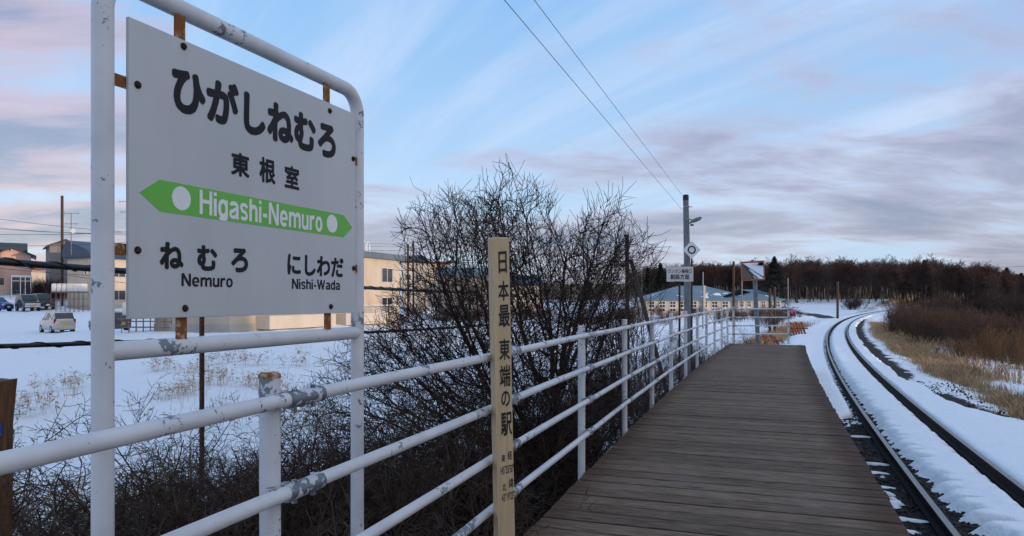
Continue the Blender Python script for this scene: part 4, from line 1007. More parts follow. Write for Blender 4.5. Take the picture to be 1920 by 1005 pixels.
# snow-free lane beyond the low school
for p, q in zip(P, P[1:]):
    t = (q-p).normalized(); nn = Vector((t.y, -t.x, 0))*1.3
    V = []
    for f in (0, .25, .5, .75, 1):
        c = p.lerp(q, f)
        for s in (-1, 0, 1): e = c+nn*s; V.append(Vector((e.x, e.y, hz(e.x, e.y)+.06)))
    rd.add(V, [(i*3+j, i*3+j+1, i*3+j+4, i*3+j+3) for i in range(4) for j in (0, 1)])
tag(rd.build('road', m_stone), 'dark narrow lane across the snow beyond the platform', 'road', kind='structure')

# ------------------------------------------------------------------ buildings
def frame_axes(dirv):
    e = Vector((dirv[0], dirv[1], 0)).normalized(); return e, Vector((e.y, -e.x, 0))      # along, outward (right of along)
def window(parent, o, e, n, u, z, w_, h_, mull=1, m=m_frame, g=m_glass):
    """window on a wall plane: o base corner, e along, n outward; frame is the part, its pane the sub-part."""
    c = Vector(o)+e*u; c.z = z; mb = MB(); t = .05
    for s in (-1, 1): mb.obox(c+e*s*(w_/2-t/2)+n*.02, e, UP, n, t/2, h_/2, .04); mb.obox(c+UP*s*(h_/2-t/2)+n*.02, e, UP, n, w_/2-t, t/2, .035)
    for k in range(mull): mb.obox(c+e*(w_*(k+1)/(mull+1)-w_/2)+n*.018, e, UP, n, t/2, h_/2-t, .03)
    f = mb.build('window', m, parent); MB().obox(c+n*.006, e, UP, n, w_/2-t, h_/2-t, .008).build('pane', g, f); return f
def house(name, o, dirv, L, D, H, wall, roof, label, cat='house', kind='flat', rise=1.5, over=.35, fascia=.35, plinth=.4, base=None, roofmat2=None):
    """o = front corner on the ground, dirv = along the front, front faces the right of dirv; depth goes the other way."""
    e, n = frame_axes(dirv); o = Vector(o); r = empty(name, o, label, cat); c = o+e*L/2-n*D/2
    MB().obox(Vector((c.x, c.y, o.z+H/2-.5)), e, n, UP, L/2, D/2, H/2+.5).build('wall', wall, r)
    if plinth: MB().obox(Vector((c.x, c.y, o.z+plinth/2-.5)), e, n, UP, L/2+.03, D/2+.03, plinth/2+.5).build('plinth', m_conc2, r)
    z = o.z+H
    def P(u, d, zz): q = o+e*u-n*d; return Vector((q.x, q.y, zz))
    if kind == 'flat': MB().obox(Vector((c.x, c.y, z+fascia/2)), e, n, UP, L/2+over, D/2+over, fascia/2).build('roof', roof, r)
    elif kind == 'gable':                              # ridge along the front
        MB().prism([P(-over, -over, z-.05), P(-over, D/2, z+rise), P(-over, D+over, z-.05), P(-over, D+over, z-.25), P(-over, D/2, z+rise-.22), P(-over, -over, z-.25)], e*(L+2*over)).build('roof', roof, r)
        MB().prism([P(.02, 0, z), P(.02, D/2, z+rise-.2), P(.02, D, z)], e*(L-.04)).build('gable', wall, r)
    elif kind == 'gableend':                           # gable faces the front
        MB().prism([P(-over, -over, z-.05), P(L/2, -over, z+rise), P(L+over, -over, z-.05), P(L+over, -over, z-.25), P(L/2, -over, z+rise-.22), P(-over, -over, z-.25)], -n*(D+2*over)).build('roof', roof, r)
        MB().prism([P(0, .02, z), P(L/2, .02, z+rise-.2), P(L, .02, z)], -n*(D-.04)).build('gable', wall, r)
    elif kind == 'hip':
        v = [P(-over, -over, z-.06), P(L+over, -over, z-.06), P(L+over, D+over, z-.06), P(-over, D+over, z-.06), P(D/2, D/2, z+rise), P(L-D/2, D/2, z+rise)]
        v2 = [p-Vector((0, 0, .16)) for p in v[:4]]
        MB().add(v+v2, [(0,1,5,4),(1,2,5),(2,3,4,5),(3,0,4),(6,9,8,7),(0,6,7,1),(1,7,8,2),(2,8,9,3),(3,9,6,0)]).build('roof', roof, r)
    return r, e, n, o, P
# cream apartment block behind the name board
dv = (.372, .928); e, n = frame_axes(dv); far = Vector((-9.55, 60.4, -.62)); L = 19.5; o = far-e*L; 
r, e, n, o, P = house('apartment_building', o, dv, L, 6, 5.35, m_cream, m_slate, 'two-storey cream apartment block with flat slate-blue roof edge behind the name board', 'apartment block', over=.45, fascia=.45, plinth=.55)
for u in (L-2.0, L-6.5, L-11, L-15.5):
    for z in (1.65, 4.05): window(r, o, e, n, u, o.z+z, 1.7, 1.2)
for u0, u1 in ((2.2, 9.0), (10.2, L-3.0)):
    f = MB().obox(o+e*(u0+u1)/2+n*.55+UP*.62, e, n, UP, (u1-u0)/2, .55, .42).build('balcony', m_cream2, r); mb = MB()
    k = u0+.1
    while k < u1: mb.obox(o+e*k+n*1.06+UP*1.32, e, n, UP, .015, .015, .28); k += .16
    mb.obox(o+e*(u0+u1)/2+n*1.06+UP*1.62, e, n, UP, (u1-u0)/2, .03, .03); mb.build('balcony_rail', m_frame, f)
for k, sdx in enumerate((0, .55)):
    q = o+e*(L-3+sdx)-n*1.5; a = [Vector((q.x, q.y, o.z+5.8))+e*x+UP*y for x, y in ((-.2, 0), (-.2, .8), (-.08, 1.0), (.08, 1.0), (.2, .8), (.2, 0))]
    MB().tube(a, .035, 6).build('roof_vent', m_white, r)
# big blue-roofed block at the left
cx, cy = at(172, 575, 75).x, 75; zb = hz(cx, cy)
dv = (.80, .60); e, n = frame_axes(dv)
o = Vector((cx, cy, zb)); r, e, n, o, P = house('apartment_house', o, (.45, .893), 17, 4.2, 5.5, m_cream, m_blueroof, 'tall cream house with deep dark blue roof behind the tank rack', 'house', over=.3, fascia=.15, plinth=.5)
z = o.z+5.5
MB().prism([P(-.35, -.35, z+.16), P(-.35, 4.55, z+.16), P(-.35, 4.55, z+.9), P(-.35, 3.9, z+2.0), P(-.35, .4, z+.95)], e*17.7).build('upper_roof', m_blueroof, r)
for u in (3, 7, 11, 15):
    for zz_ in (1.6, 4.1): window(r, o, e, n, u, o.z+zz_, 1.6, 1.1)
w2 = o-n*2.6
for zz_, h_ in ((4.05, .5), (4.35, .3)): window(r, o, -n, -e, 1.0 if h_ > .4 else 2.0, o.z+zz_, .5, h_, 0)
cx2, cy2 = at(93, 576, 84).x, 84; house('grey_house', (cx2, cy2, hz(cx2, cy2)), (.80, .60), 3.2, 6, 6.4, m_greywall, m_darkroof, 'grey boarded building with low sloping roof behind the utility pole', 'house', 'gableend', .8, .3)
# pink house
pe = Vector((.83, .56, 0)).normalized(); pc0 = at(58.5, 552, 90); o = pc0-pe*3.8; o.z = hz(pc0.x, 90)
r, e, n, o, P = house('pink_house', o, (.83, .56), 3.8, 7, at(0, 478, 89).z-o.z, m_pink, m_darkroof, 'pink two-storey house with dark gabled roof and white glazed porch', 'house', 'gableend', 1.05, .55, plinth=.4)
MB().prism([P(-8, 2.2, o.z+5.6), P(-8, 5, o.z+6.7), P(-8, 8, o.z+5.6)], e*11.4).build('rear_roof', m_darkroof, r); MB().obox(o-e*3.2-n*5+UP*2.8, e, n, UP, 3.15, 2.6, 2.8).build('rear_wing', m_pink, r)
for u, z, w_, h_, mu in ((1.05, 4.0, 1.1, .7, 1), (2.05, 4.0, .4, .6, 0), (.75, 1.55, .6, 1.0, 0), (1.6, 5.5, .35, .35, 0)): window(r, o, e, n, u, o.z+z, w_, h_, mu)
def ob(mb, u0, u1, d0, d1, z0, z1): c = o+e*(u0+u1)/2+n*(d0+d1)/2; return mb.obox(Vector((c.x, c.y, o.z+(z0+z1)/2)), e, n, UP, (u1-u0)/2, (d1-d0)/2, (z1-z0)/2)
pr = ob(MB(), 1.75, 3.85, .02, 1.7, 2.05, 2.3).build('porch', m_white, r); mb = MB()
for x in (1.8, 2.7, 3.2, 3.75): ob(mb, x-.05, x+.05, 1.6, 1.7, -.3, 2.05)
ob(mb, 1.8, 3.75, 1.62, 1.69, 1.55, 1.63); mb.build('porch_frame', m_white, pr); ob(MB(), 1.8, 3.75, 1.56, 1.60, 0, 2.05).build('pane', m_glass, pr)
MB().prism([P(-1.6, -1.2, o.z+2.4), P(.6, -1.2, o.z+2.4), P(.3, -.1, o.z+3.1), P(-1.2, -.1, o.z+3.1)], n*.12).build('awning', m_darkrust, r)
# red-roofed cottage, fence
q = at(60, 545, 112); house('red_roof_house', (q.x, 112, hz(q.x, 112)), (.83, .56), 3.0, 7, at(0, 503, 112).z-hz(q.x, 112), m_cream, m_redroof, 'small house with a maroon roof between the pink and grey houses', 'house', 'gable', .9, .5)
q = at(60, 546, 87); o = empty('board_fence', (q.x, 87, hz(q.x, 87)), 'brown wooden board fence between the pink house and the tank rack', 'fence')
mb = MB(); k = 0
while k < 3.6: mb.box((q.x+k, 86.97, hz(q.x, 87)-.2), (q.x+k+.15, 87.0, hz(q.x, 87)+1.15)); k += .16
mb.build('boards', m_brown, o); box_part('rail', (q.x, 87.003, hz(q.x, 87)+.6), (q.x+3.6, 87.05, hz(q.x, 87)+.7), m_brown, o)
o = empty('wire_fence', at(-20, 550, 84), 'low wire fence in front of the pink house', 'fence'); mb = MB()
for k in range(6): x = at(-20+k*13, 0, 84).x; mb.tube([(x, 84, hz(x, 84)-.1), (x, 84, hz(x, 84)+1.1)], .03, 6)
for h in (.3, .7, 1.05): xa, xb = at(-20, 0, 84).x, at(45, 0, 84).x; mb.tube([(xa, 84, hz(xa, 84)+h), (xb, 84, hz(xb, 84)+h)], .014, 5)
mb.build('posts_and_wires', m_steelgrey, o)
# houses behind the tree
def bg(px0, px1, pyt, Y, wall, roof, label, kind, rise, dv=(1, .15), D=7):
    a, b = at(px0, 0, Y), at(px1, 0, Y); z = hz(a.x, Y); return house('village_house', (a.x, Y, z), dv, b.x-a.x, D, at(0, pyt, Y).z-z, wall, roof, label, 'house', kind, rise, .4)
r, e, n, o, P = bg(752, 800, 489, 105, m_cream2, m_darkroof, 'cream house with a black roof just behind the apartment block', 'hip', 1.0)
for u in (1.0, 2.6): window(r, o, e, n, u, o.z+4.2, .9, .9)
r, e, n, o, P = bg(798, 842, 494, 128, m_cream, m_redroof, 'cream house with a bright red roof edge seen through the branches', 'flat', .5)
for u in (1.2, 3.0): window(r, o, e, n, u, o.z+3.6, 1.0, .9)
r, e, n, o, P = bg(826, 925, 513, 88, m_greywall, m_slate, 'long grey shed with a slate-blue roof behind the bare tree', 'gable', .9)
for u in (1.2, 3.4, 5.4): window(r, o, e, n, u, o.z+1.6, .9, .8)
r, e, n, o, P = bg(930, 1015, 533, 118, m_cream2, m_blueroof, 'white house with a dark blue roof behind the crown of the bare tree', 'gable', 1.6)
for u in (1.5, 4.0): window(r, o, e, n, u, o.z+1.6, 1.1, 1.0)
# low school blocks with grey-blue roofs
def school(px0, px1, Y, D, lab, pye, rise, dv, nw):
    a, b = at(px0, 0, Y), at(px1, 0, Y); z = hz(a.x, Y)
    r, e, n, o, P = house('school_block', (a.x, Y, z), dv, (b.x-a.x), D, at(0, pye, Y).z-z, m_cream2, m_teal, lab, 'school building', 'hip', rise, .5, plinth=.5)
    Lw = b.x-a.x
    for k in range(nw):
        u = Lw*(k+.5)/nw; c = Vector(o)+e*u+UP*1.55; mb = MB(); hw_, hh_ = Lw/nw*.28, .85; t = .05
        for s in (-1, 1): mb.obox(c+e*s*hw_+n*.02, e, UP, n, t, hh_, .05); mb.obox(c+UP*s*hh_+n*.02, e, UP, n, hw_-t, t, .045)
        mb.obox(c+UP*.35+n*.02, e, UP, n, hw_-t, t, .04); mb.obox(c-UP*.25+n*.02, e, UP, n, hw_-t, .12, .04); mb.obox(c+n*.018, e, UP, n, t*.8, hh_-t, .03)
        f = mb.build('window', m_frame, r); MB().obox(c+n*.006, e, UP, n, hw_-t, hh_-t, .008).build('pane', m_glass, f)
    return r, e, n, o, P
r, e, n, o, P = school(1212, 1371, 118, 12, 'low school block with grey-blue hipped roof left of the mirror', 561, 1.95, (1, .03), 8)
c = o+e*9.6+n*.35; MB().obox(Vector((c.x, c.y, o.z+2.4)), e, n, UP, .16, .16, 2.6).build('chimney', m_cream, r)
school(1384, 1466, 126, 11, 'low school block with grey-blue hipped roof right of the mirror', 561, 1.8, (1, .03), 6)
school(1225, 1400, 148, 14, 'rearmost long grey-blue school roof behind the two front blocks', 556, 2.4, (1, 0), 6)
# tank racks
TANKS = None
def rack(px0, px1, pyt, pyb, Y, lab, lab_t, n_small, big):
    a, b = at(px0, pyb, Y), at(px1, pyb, Y); z0 = hz(a.x, Y); z1 = at(0, pyt, Y).z; o = empty('tank_rack', (a.x, Y, z0), lab, 'rack')
    k = a.x
    for row in (0, .9):
        mb = MB(); x = a.x
        while x <= b.x+.01: mb.tube([(x, Y+row, z0-.2), (x, Y+row, z1)], .028, 6); x += (b.x-a.x)/7
        for h in (.32, .66, .98): mb.tube([(a.x, Y+row, z0+(z1-z0)*h), (b.x, Y+row, z0+(z1-z0)*h)], .024, 6)
        mb.build('legs_and_rails', m_rackpaint, o)
    MB().box((a.x-.05, Y-.05, z1), (b.x+.05, Y+.95, z1+.03)).build('shelf', m_rackpaint, o)
    x = a.x+.02; w_ = .42
    def tank(x0, x1, lab_):
        nonlocal z1
        t = empty('oil_tank', ((x0+x1)/2, Y+.45, z1+.03), lab_, 'oil tank', 'oil tanks on the rusty racks')
        MB().box((x0, Y, z1+.03), (x1, Y+.9, z1+.83)).build('shell', m_tank, t, bevel=.06, seg=3); MB().tube([((x0+x1)/2, Y+.2, z1+.83), ((x0+x1)/2, Y+.2, z1+.9)], .05, 8).build('filler_cap', m_rackpaint, t)
    for i in range(n_small): tank(x, x+w_, lab_t[0]); x += w_+.07
    if big: tank(x, b.x-.02, lab_t[1])
rack(95.5, 155, 547.5, 580, 70, 'rusty pipe rack carrying four pale oil tanks in front of the tall cream house', ('narrow pale oil tank end on upon the rusty rack left of the white frame', 'long pale oil tank at the right end of the rusty rack'), 3, True)
rack(228, 322, 592, 628, 44, 'rusty pipe rack showing just below the name board', ('', 'pale oil tank on the rusty rack seen between frame and board'), 0, True)
# utility pole, aerials, wires of the village
postthing('utility_pole', 'tall brown utility pole beside the tall cream house', 'utility pole', 116.5, 79, 367, .14, m_oldwood, n=10)
def aerial(px, py_t, py_b, Y, lab, dish=False):
    p, q = at(px, py_t, Y), at(px, py_b, Y); o = empty('tv_aerial', q, lab, 'aerial'); MB().tube([q, p], .045, 6).build('mast', m_steelgrey, o)
    mb = MB()
    for h, w_ in ((.0, .75), (-1.1, .6)):
        mb.tube([p+Vector((-w_, 0, h)), p+Vector((w_, .1, h+.03))], .022, 5)
        for k in range(6): x = -w_+2*w_*k/5; mb.tube([p+Vector((x, -.3, h)), p+Vector((x, .3, h))], .014, 4)
        for x in (-w_*.95, w_*.9): mb.tube([p+Vector((x, 0, h-.25)), p+Vector((x, 0, h+.25))], .016, 4)
    mb.build('elements', m_steelgrey, o)
    if dish:
        c = at(137, 433, Y-.2); MB().tube([c+Vector((0, .16, 0)), c+Vector((0, .05, 0)), c+Vector((.02, -.02, 0))], [.06, .2, .24], 16).build('dish', m_tank, o, flat=False)
aerial(133.5, 400, 478, 74.4, 'television aerial with a white dish on a mast before the blue roof', True); aerial(237, 378, 440, 76, 'television aerial seen in the gap between frame and name board')
for px, pt, Y, lab in ((765, 458, 92, 'thin grey pole left of a pair behind the apartment block'), (775, 452, 96, 'taller dark pole right of a pair behind the apartment block')): postthing('utility_pole', lab, 'utility pole', px, Y, pt, .13, m_oldwood)
for i, (y0, y1, Y) in enumerate(((404, 426, 79), (424, 431, 79), (427, 429, 82), (440, 424, 70), (484, 520, 66), (498, 508, 66), (462, 444, 72))):
    wire((at(-60, y0-2, Y), at(420, y1+(y1-y0)*.6+4, Y+2)), .022, 'thin village wire crossing the sky left of the name board' if i < 4 else 'thin wire strung low before the village houses', .5, 'village wires left' if i < 4 else 'low village wires')
for y0, y1 in ((453, 457), (458, 462), (468, 468)): wire((at(600, y0-4, 92), at(776, y1, 96)), .02, 'thin wire leading to the pole pair behind the apartment block', .25, 'wires by the apartment block')
wire((at(1425, 507, 300), at(2100, 492, 300)), .07, 'thin wire crossing before the forest crown', 1.0)

# ------------------------------------------------------------------ cars
def car(name, loc, rz, label, st_, paint, plate, Ls, wr, wx, glassq, front_plate=True, tail=True, white_front=False):
    r = empty(name, loc, label, 'car', None, rz); V, Fq = [], []; k = 12
    for (x, zb, zm, zt_, w_, wt) in st_:
        half = [(w_*.90, zb), (w_*.99, zb+.10), (w_, (zb+zm)/2), (w_*.985, zm), (wt, zt_-.05 if zt_-zm > .15 else zt_-.01), (wt*.86, zt_)]
        V += [(x, a, b) for a, b in half]+[(x, -a, b) for a, b in reversed(half)]
    ns = len(st_)
    for i in range(ns-1):
        for j in range(k): a, b = i*k+j, i*k+(j+1) % k; Fq.append((a, b, b+k, a+k))
    Fq += [tuple(range(k)), tuple((ns-1)*k+q for q in reversed(range(k)))]
    body = MB().add(V, Fq).build('body', paint, r, True, flat=False)
    sub = lambda i, j: Vector(V[i*k+j])
    def quad(i0, i1, ja, jb, f, m, nm, off=.008, fx=(.04, .96)):
        a, b, c, d = sub(i0, ja), sub(i1, ja), sub(i1, jb), sub(i0, jb)
        L = lambda u, v: a.lerp(b, u).lerp(d.lerp(c, u), v)
        P4 = [L(fx[0], f[0]), L(fx[1], f[0]), L(fx[1], f[1]), L(fx[0], f[1])]; nn = (P4[1]-P4[0]).cross(P4[3]-P4[0]).normalized(); cc = sum(P4, Vector())/4
        if nn.dot(cc-Vector((cc.x*.8, 0, .8))) < 0: nn = -nn
        return MB().prism([p+nn*(off-.015) for p in P4], nn*.015).build(nm, m, r, True)
    for (i0, i1, sides) in glassq:
        if sides: quad(i0, i1, 3, 4, (.08, .92), m_glass, 'window'); quad(i0, i1, 8, 7, (.08, .92), m_glass, 'window')
        else:
            quad(i0, i1, 5, 6, (-.08, 1.08), m_glass, 'windscreen' if i0 > ns/2-1 else 'rear_window', .010, (.06, .97))
    for x in wx:
        for s in (-1, 1):
            c = Vector((x, s*(st_[3][4]-.09), wr)); wl = MB().tube([c-Vector((0, .09, 0)), c-Vector((0, .075, 0)), c+Vector((0, .075, 0)), c+Vector((0, .095, 0))], [wr-.02, wr, wr, wr-.02], 20).build('wheel', m_tyre, r, True, flat=False)
            MB().tube([c+Vector((0, s*.085, 0)), c+Vector((0, s*.102, 0))], [wr*.66, wr*.60], 14).build('rim', m_rim, wl, True)
    xr_, xf = st_[0][0], st_[-1][0]; w_ = st_[1][4]
    for s in (-1, 1):
        MB().obox((xr_+.06, s*(w_-.08), .86 if tail else .8), (1, 0, 0), (0, 1, 0), UP, .05, .085, .16).build('tail_lamp', m_red, r, True, bevel=.02)
        MB().obox((xf-.10, s*(w_-.19), .72), (1, 0, 0), (0, 1, 0), UP, .08, .14, .085).build('headlight', m_lamp, r, True, bevel=.02)
        MB().obox((st_[-4][0]-.1, s*(w_+.10), 1.0), (1, 0, 0), (0, 1, 0), UP, .06, .09, .06).build('side_mirror', paint if not white_front else m_trim, r, True, bevel=.02)
    MB().obox((xr_-.005, 0, .62), (0, 1, 0), UP, (1, 0, 0), .165, .083, .012).build('number_plate', plate, r, True); MB().obox((xf+.005, 0, .50), (0, 1, 0), UP, (1, 0, 0), .165, .083, .012).build('number_plate', plate, r, True)
    MB().obox((xf-.02, 0, .68), (0, 1, 0), UP, (1, 0, 0), .36, .085, .03).build('grille', m_trim, r, True, bevel=.015)
    if white_front: MB().obox((xf-.05, 0, .72), (0, 1, 0), UP, (1, 0, 0), w_*.92, .06, .065).build('front_trim', m_white, r, True, bevel=.02); MB().obox((xf-.06, 0, .50), (0, 1, 0), UP, (1, 0, 0), w_*.96, .09, .075).build('bumper', m_lamp, r, True, bevel=.03)
    else: MB().obox((xf-.06, 0, .36), (0, 1, 0), UP, (1, 0, 0), w_*.9, .07, .07).build('bumper', paint, r, True, bevel=.03)
    MB().obox((xr_+.06, 0, .40), (0, 1, 0), UP, (1, 0, 0), w_*.95, .10, .08).build('bumper', paint, r, True, bevel=.03)
    return r
hatch = [(-1.70,.34,.72,.86,.63,.55),(-1.66,.26,.84,1.0,.69,.60),(-1.42,.22,.93,1.46,.73,.56),(-1.1,.20,.94,1.53,.74,.57),(-.1,.20,.92,1.55,.74,.58),(.35,.20,.90,1.49,.74,.57),(.98,.20,.88,1.02,.73,.60),(1.45,.22,.76,.86,.71,.58),(1.68,.28,.58,.68,.62,.52)]
suv = [(-1.70,.42,.85,1.0,.68,.60),(-1.68,.36,.98,1.10,.71,.62),(-1.58,.32,1.02,1.62,.73,.62),(-1.2,.30,1.02,1.70,.74,.64),(-.1,.30,1.02,1.71,.74,.64),(.30,.30,1.0,1.62,.74,.63),(.72,.30,.98,1.10,.73,.66),(1.55,.34,.88,.98,.72,.66),(1.68,.42,.70,.80,.69,.62)]
GQ = [(2,4,True),(4,6,True),(1,2,False),(5,6,False)]
def heading(theta): return R(90-theta)                 # clockwise from +Y -> rotation of the +X nose
def carat(px, Y, th, *a, **k):
    x = at(px, 0, Y).x; return car('parked_car', (x, Y, hz(x, Y)), heading(th), *a, **k)
carat(107, 51.7, -49, 'silver hatchback with yellow plate parked alone on the snow', hatch, m_silver, m_plate_y, 3.4, .28, (-1.12, 1.1), GQ)
carat(52, 72.5, 131, 'dark off-roader with white front trim and yellow plate before the pink house', suv, m_greencar, m_plate_y, 3.4, .33, (-1.08, 1.12), GQ, white_front=True)
carat(80, 75.5, 131, 'black boxy car with white plate parked behind the off-roader', suv, m_black, m_plate_w, 3.4, .31, (-1.08, 1.12), GQ)
carat(-10, 73, 100, 'blue car cut off by the left edge of the view', hatch, m_navy, m_plate_w, 3.4, .28, (-1.12, 1.1), GQ)
carat(205, 55, -62, 'grey car mostly hidden by the left pipe of the name board', hatch, m_greycar, m_plate_y, 3.4, .28, (-1.12, 1.1), GQ)

# ------------------------------------------------------------------ forest, conifers, far shrubs
FOR = []
prm_f = dict(taper=.22, seg=(7, 5, 3, 2), wob=.05, up=(.03, .05, .04), tip=(.25, .4, .6), max=3, n=(17, 9, 6), start=(.42, .25, .2), ang=((40, 10), (42, 12), (45, 12)), ratio=(.34, .42, .45), rr=(.42, .5, .7), rmin=.026)
for s in range(8):
    rg2 = random.Random(500+s); lines = []
    for k in range(1 if s % 3 else 2): grow(rg2, Vector((.3*k, 0, -.4)), Vector((rg2.uniform(-.1, .1), rg2.uniform(-.1, .1), 1)), rg2.uniform(7.2, 8.6), .13, 0, prm_f, lines)
    FOR.append(twigmesh('forest_tree', lines, m_forest_pale if s in (2, 5) else m_forest, link=False))
rf = random.Random(9)
def ftree(x, y, sc, mesh=None):
    o = bpy.data.objects.new('forest_tree', mesh or rf.choice(FOR)); COL.objects.link(o); o.location = (x, y, hz(x, y)-.1); o.rotation_euler.z = rf.uniform(0, 6.28); o.scale = (sc, sc, sc*rf.uniform(.9, 1.12))
    tag(o, 'bare reddish-brown tree in the winter forest beyond the track', 'tree', 'trees of the bare forest'); return o
spots = []
for i in range(300):
    px = 1215+i/300*790+rf.uniform(-4, 4); row = rf.choice((0, 1, 2, 3))
    Y = 178+row*17+rf.uniform(-7, 7)
    if px > 1640: Y -= (px-1640)*.16
    if px < 1420: Y += 28
    spots.append((px, Y))
for px, Y in spots:
    x = at(px, 0, Y).x; top = np.interp(px, [1210, 1300, 1420, 1480, 1600, 1740, 1830, 1890, 1940, 2010], [500, 494, 492, 487, 487, 490, 497, 508, 516, 520]); z = hz(x, Y)
    Hh = max(4.0, at(0, top, Y).z-z); ftree(x, Y, Hh/9.6*rf.uniform(.90, 1.02))
# the mass behind the front trees
V, Fq, rs_ = [], [], np.random.RandomState(4)
linesb = []
rgb = random.Random(70)
mass = []
for i in range(1500):
    px = rgb.uniform(1180, 2080); Y = rgb.uniform(225, 300); x = at(px, 0, Y).x; z = hz(x, Y); top = np.interp(px, [1180, 1300, 1480, 1740, 1830, 1890, 1940, 2080], [504, 497, 492, 495, 501, 511, 519, 524]); H = max(3, at(0, top, Y).z-z)*rgb.uniform(.8, 1.0)
    base = Vector((x, Y, z)); mass.append(([base, base+Vector((rgb.uniform(-.4, .4), 0, H))], [.11, .04], 2))
    for k in range(22):
        f = rgb.uniform(.35, .95); p = base+Vector((0, 0, H*f)); d = Vector((rgb.gauss(0, 1), rgb.gauss(0, .6), abs(rgb.gauss(0, .9)))).normalized()*H*.2*(1.35-f)
        mass.append(([p, p+d], [.035, .02], 2))
tag(twigmesh('far_woods', mass, m_forest), 'dense far mass of bare reddish-brown woods closing the view', 'woods', kind='stuff')
def conifer_mesh(seed, H, Rb, m=m_needle):
    r_ = np.random.RandomState(seed); V, Fq, b = [], [], 0
    for i in range(3400):
        f = r_.rand()**.75; z = H*(.06+.94*(1-f)) if False else H*(.05+.95*r_.rand()); rad = Rb*(1-z/H)**.85*(.25+.75*r_.rand()**.5)*(1+.22*math.sin(z*5.3+r_.rand())); a = r_.uniform(0, 6.28)
        p = np.array([rad*math.cos(a), rad*math.sin(a), z-rad*.18]); L = r_.uniform(.25, .6); d = np.array([math.cos(a), math.sin(a), r_.uniform(-.5, .25)]); s_ = np.array([-math.sin(a), math.cos(a), r_.uniform(-.3, .3)])*L*.32
        V += [p-d*L*.4+s_*.4, p-d*L*.4-s_*.4, p+d*L*.2-s_, p+d*L*.7, p+d*L*.2+s_]; Fq.append((b, b+1, b+2, b+3, b+4)); b += 5
    return V, Fq
def conifer(px, Y, pyt, wpx, lab, seed):
    x = at(px, 0, Y).x; z = hz(x, Y); H = at(0, pyt, Y).z-z; o = empty('conifer', (x, Y, z), lab, 'conifer'); V, Fq = conifer_mesh(seed, H, wpx/2/F*Y*1.08)
    mk('crown', V, Fq, m_needle, o, True); MB().tube([(0, 0, -.3), (0, 0, H*.9)], [.022*H, .004*H], 8).build('trunk', m_bark, o, True)
conifer(1452, 150, 481, 72, 'dark conical conifer standing right of the mirror', 1); conifer(1733, 172, 487, 34, 'dark evergreen rising among the bare forest crowns', 2); conifer(1888, 150, 502, 36, 'dark evergreen near the right edge of the forest', 3)
conifer(1238, 170, 493, 44, 'broad dark evergreen behind the small white direction sign', 4); conifer(1215, 175, 502, 30, 'lower dark evergreen beside the broad one left of the lamp pole', 5); conifer(1915, 160, 512, 30, 'small dark evergreen cut by the right edge of the view', 6)
# willow-like shrubs right of the curve
WIL = []
prm_w = dict(seg=(5, 4, 3), wob=.06, up=(.05, .06, .05), tip=(.35, .5, .6), max=2, n=(12, 5), start=(.15, .15), ang=((26, 8), (30, 10)), ratio=(.5, .45), rr=(.6, .7), rmin=.0065)
for s in range(4):
    rg2 = random.Random(900+s); lines = []
    for k in range(26):
        a, t = rg2.uniform(0, 6.28), R(abs(rg2.gauss(0, 26))); grow(rg2, Vector((rg2.gauss(0, .5), rg2.gauss(0, .5), -.05)), Vector((math.cos(a)*math.sin(t), math.sin(a)*math.sin(t), math.cos(t))), rg2.uniform(1.4, 2.5), .016, 0, prm_w, lines)
    WIL.append((twigmesh('willow_shrub', lines, m_redshrub, link=False), twigmesh('willow_shrub', lines, m_darkshrub, link=False)))
rg = random.Random(55)
for i in range(44):
    y = rg.uniform(34, 95); c, t, n = tframe(np.array(y)); d = rg.uniform(4.1, 8.6) if y < 60 else rg.uniform(4, 12)
    shrub(c[0]+n[0]*d, c[1]+n[1]*d, rg.uniform(.8, 1.15), rg.uniform(.6, .95), 'reddish-brown leafless shrub in the clump inside the curve of the track', 'brown shrubs inside the curve', rg.choice(WIL)[0], 'willow_shrub')
TAW = WIL[2][0].copy(); TAW.materials.clear(); TAW.materials.append(m_tawny)
for i in range(17):
    y = rg.uniform(24, 52); px = rg.uniform(1845, 2020) if i < 13 else rg.uniform(1700, 1850); x = at(px, 0, y).x
    if dtrack(np.array([x]), np.array([y]))[0][0] < 4.2: continue
    shrub(x, y, rg.uniform(.45, .8), rg.uniform(.32, .58), 'small tawny shrub on the snow at the lower right', 'small tawny shrubs lower right', TAW, 'tawny_shrub')
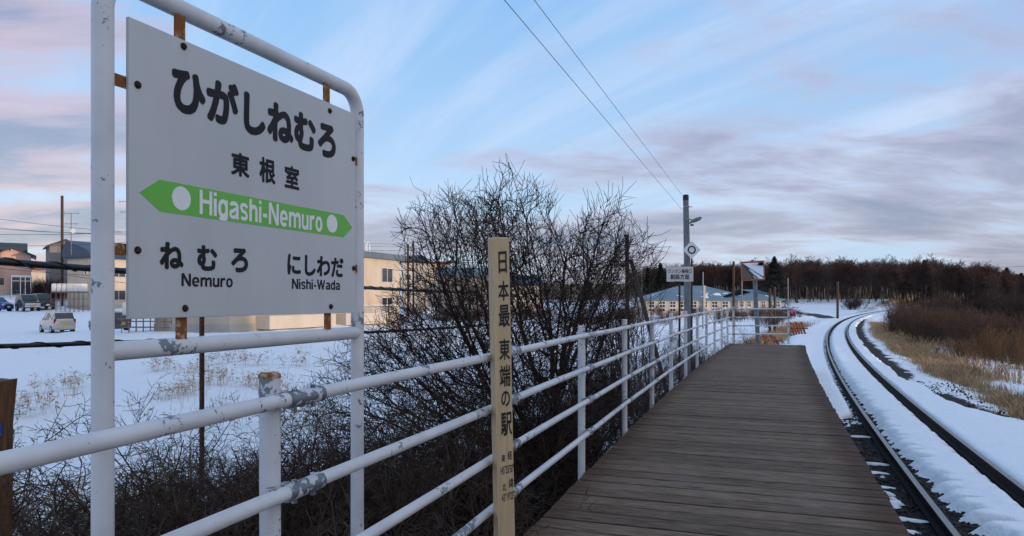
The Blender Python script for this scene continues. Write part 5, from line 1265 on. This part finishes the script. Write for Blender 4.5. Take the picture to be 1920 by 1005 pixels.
for i in range(80):
    y = rg.uniform(42, 150); px = rg.uniform(1770, 2010); x = at(px, 0, y).x
    if dtrack(np.array([x]), np.array([y]))[0][0] < 15: continue
    shrub(x, y, rg.uniform(1.3, 2.0), rg.uniform(1.0, 1.6), 'dark leafless shrub on the low ground at the right edge', 'dark shrubs at the right edge', rg.choice(WIL)[1], 'dark_shrub')
for i in range(40):
    y = rg.uniform(105, 165); px = rg.uniform(1590, 1860); x = at(px, 0, y).x
    if abs(dtrack(np.array([x]), np.array([y]))[0][0]) < 5: continue
    shrub(x, y, rg.uniform(1.3, 2.0), rg.uniform(.8, 1.3), 'low brown shrub at the foot of the forest', 'shrubs at the forest edge', rg.choice(WIL)[i % 2], 'edge_shrub')
for i in range(46):
    px = rg.uniform(745, 1500); y = rg.uniform(64, 112); x = at(px, 0, y).x
    if dtrack(np.array([x]), np.array([y]))[0][0] > -5: continue
    shrub(x, y, rg.uniform(.8, 1.2), rg.uniform(.45, .75), 'low brown shrub in the snowfield before the far houses', 'low shrubs before the houses', rg.choice(WIL)[0], 'field_shrub')
for i in range(7):
    px = 66+i*8+rg.uniform(-3, 3); y = 82+rg.uniform(-2, 2); x = at(px, 0, y).x
    shrub(x, y, .8, rg.uniform(.8, 1.2), 'bare shrub beside the board fence and tall cream house', 'shrubs by the board fence', rg.choice(WIL)[1], 'garden_shrub')
# unseen conifers added right of and behind the camera to block low sun
for i in range(72):
    d = (30, 33.5, 37)[i % 3]+rg.uniform(-1, 1); a = R(SUN_AZ-50+i*1.4); x, y = math.sin(a)*d, math.cos(a)*d
    if i == 0:
        V, Fq = conifer_mesh(40, 9.0, 3.1)
        src = empty('added_shade_conifer', (x, y, hz(x, y)), 'dark conifer in the shelter belt across the track', 'conifer', 'conifers of the shelter belt'); mk('crown', V, Fq, m_needle, src, True); MB().tube([(0, 0, -.3), (0, 0, 7.4)], [.18, .03], 8).build('trunk', m_bark, src, True)
        c = src
    else:
        c = copy_tree(src); c.location = (x, y, hz(x, y)); c.rotation_euler.z = rg.uniform(0, 6.28)
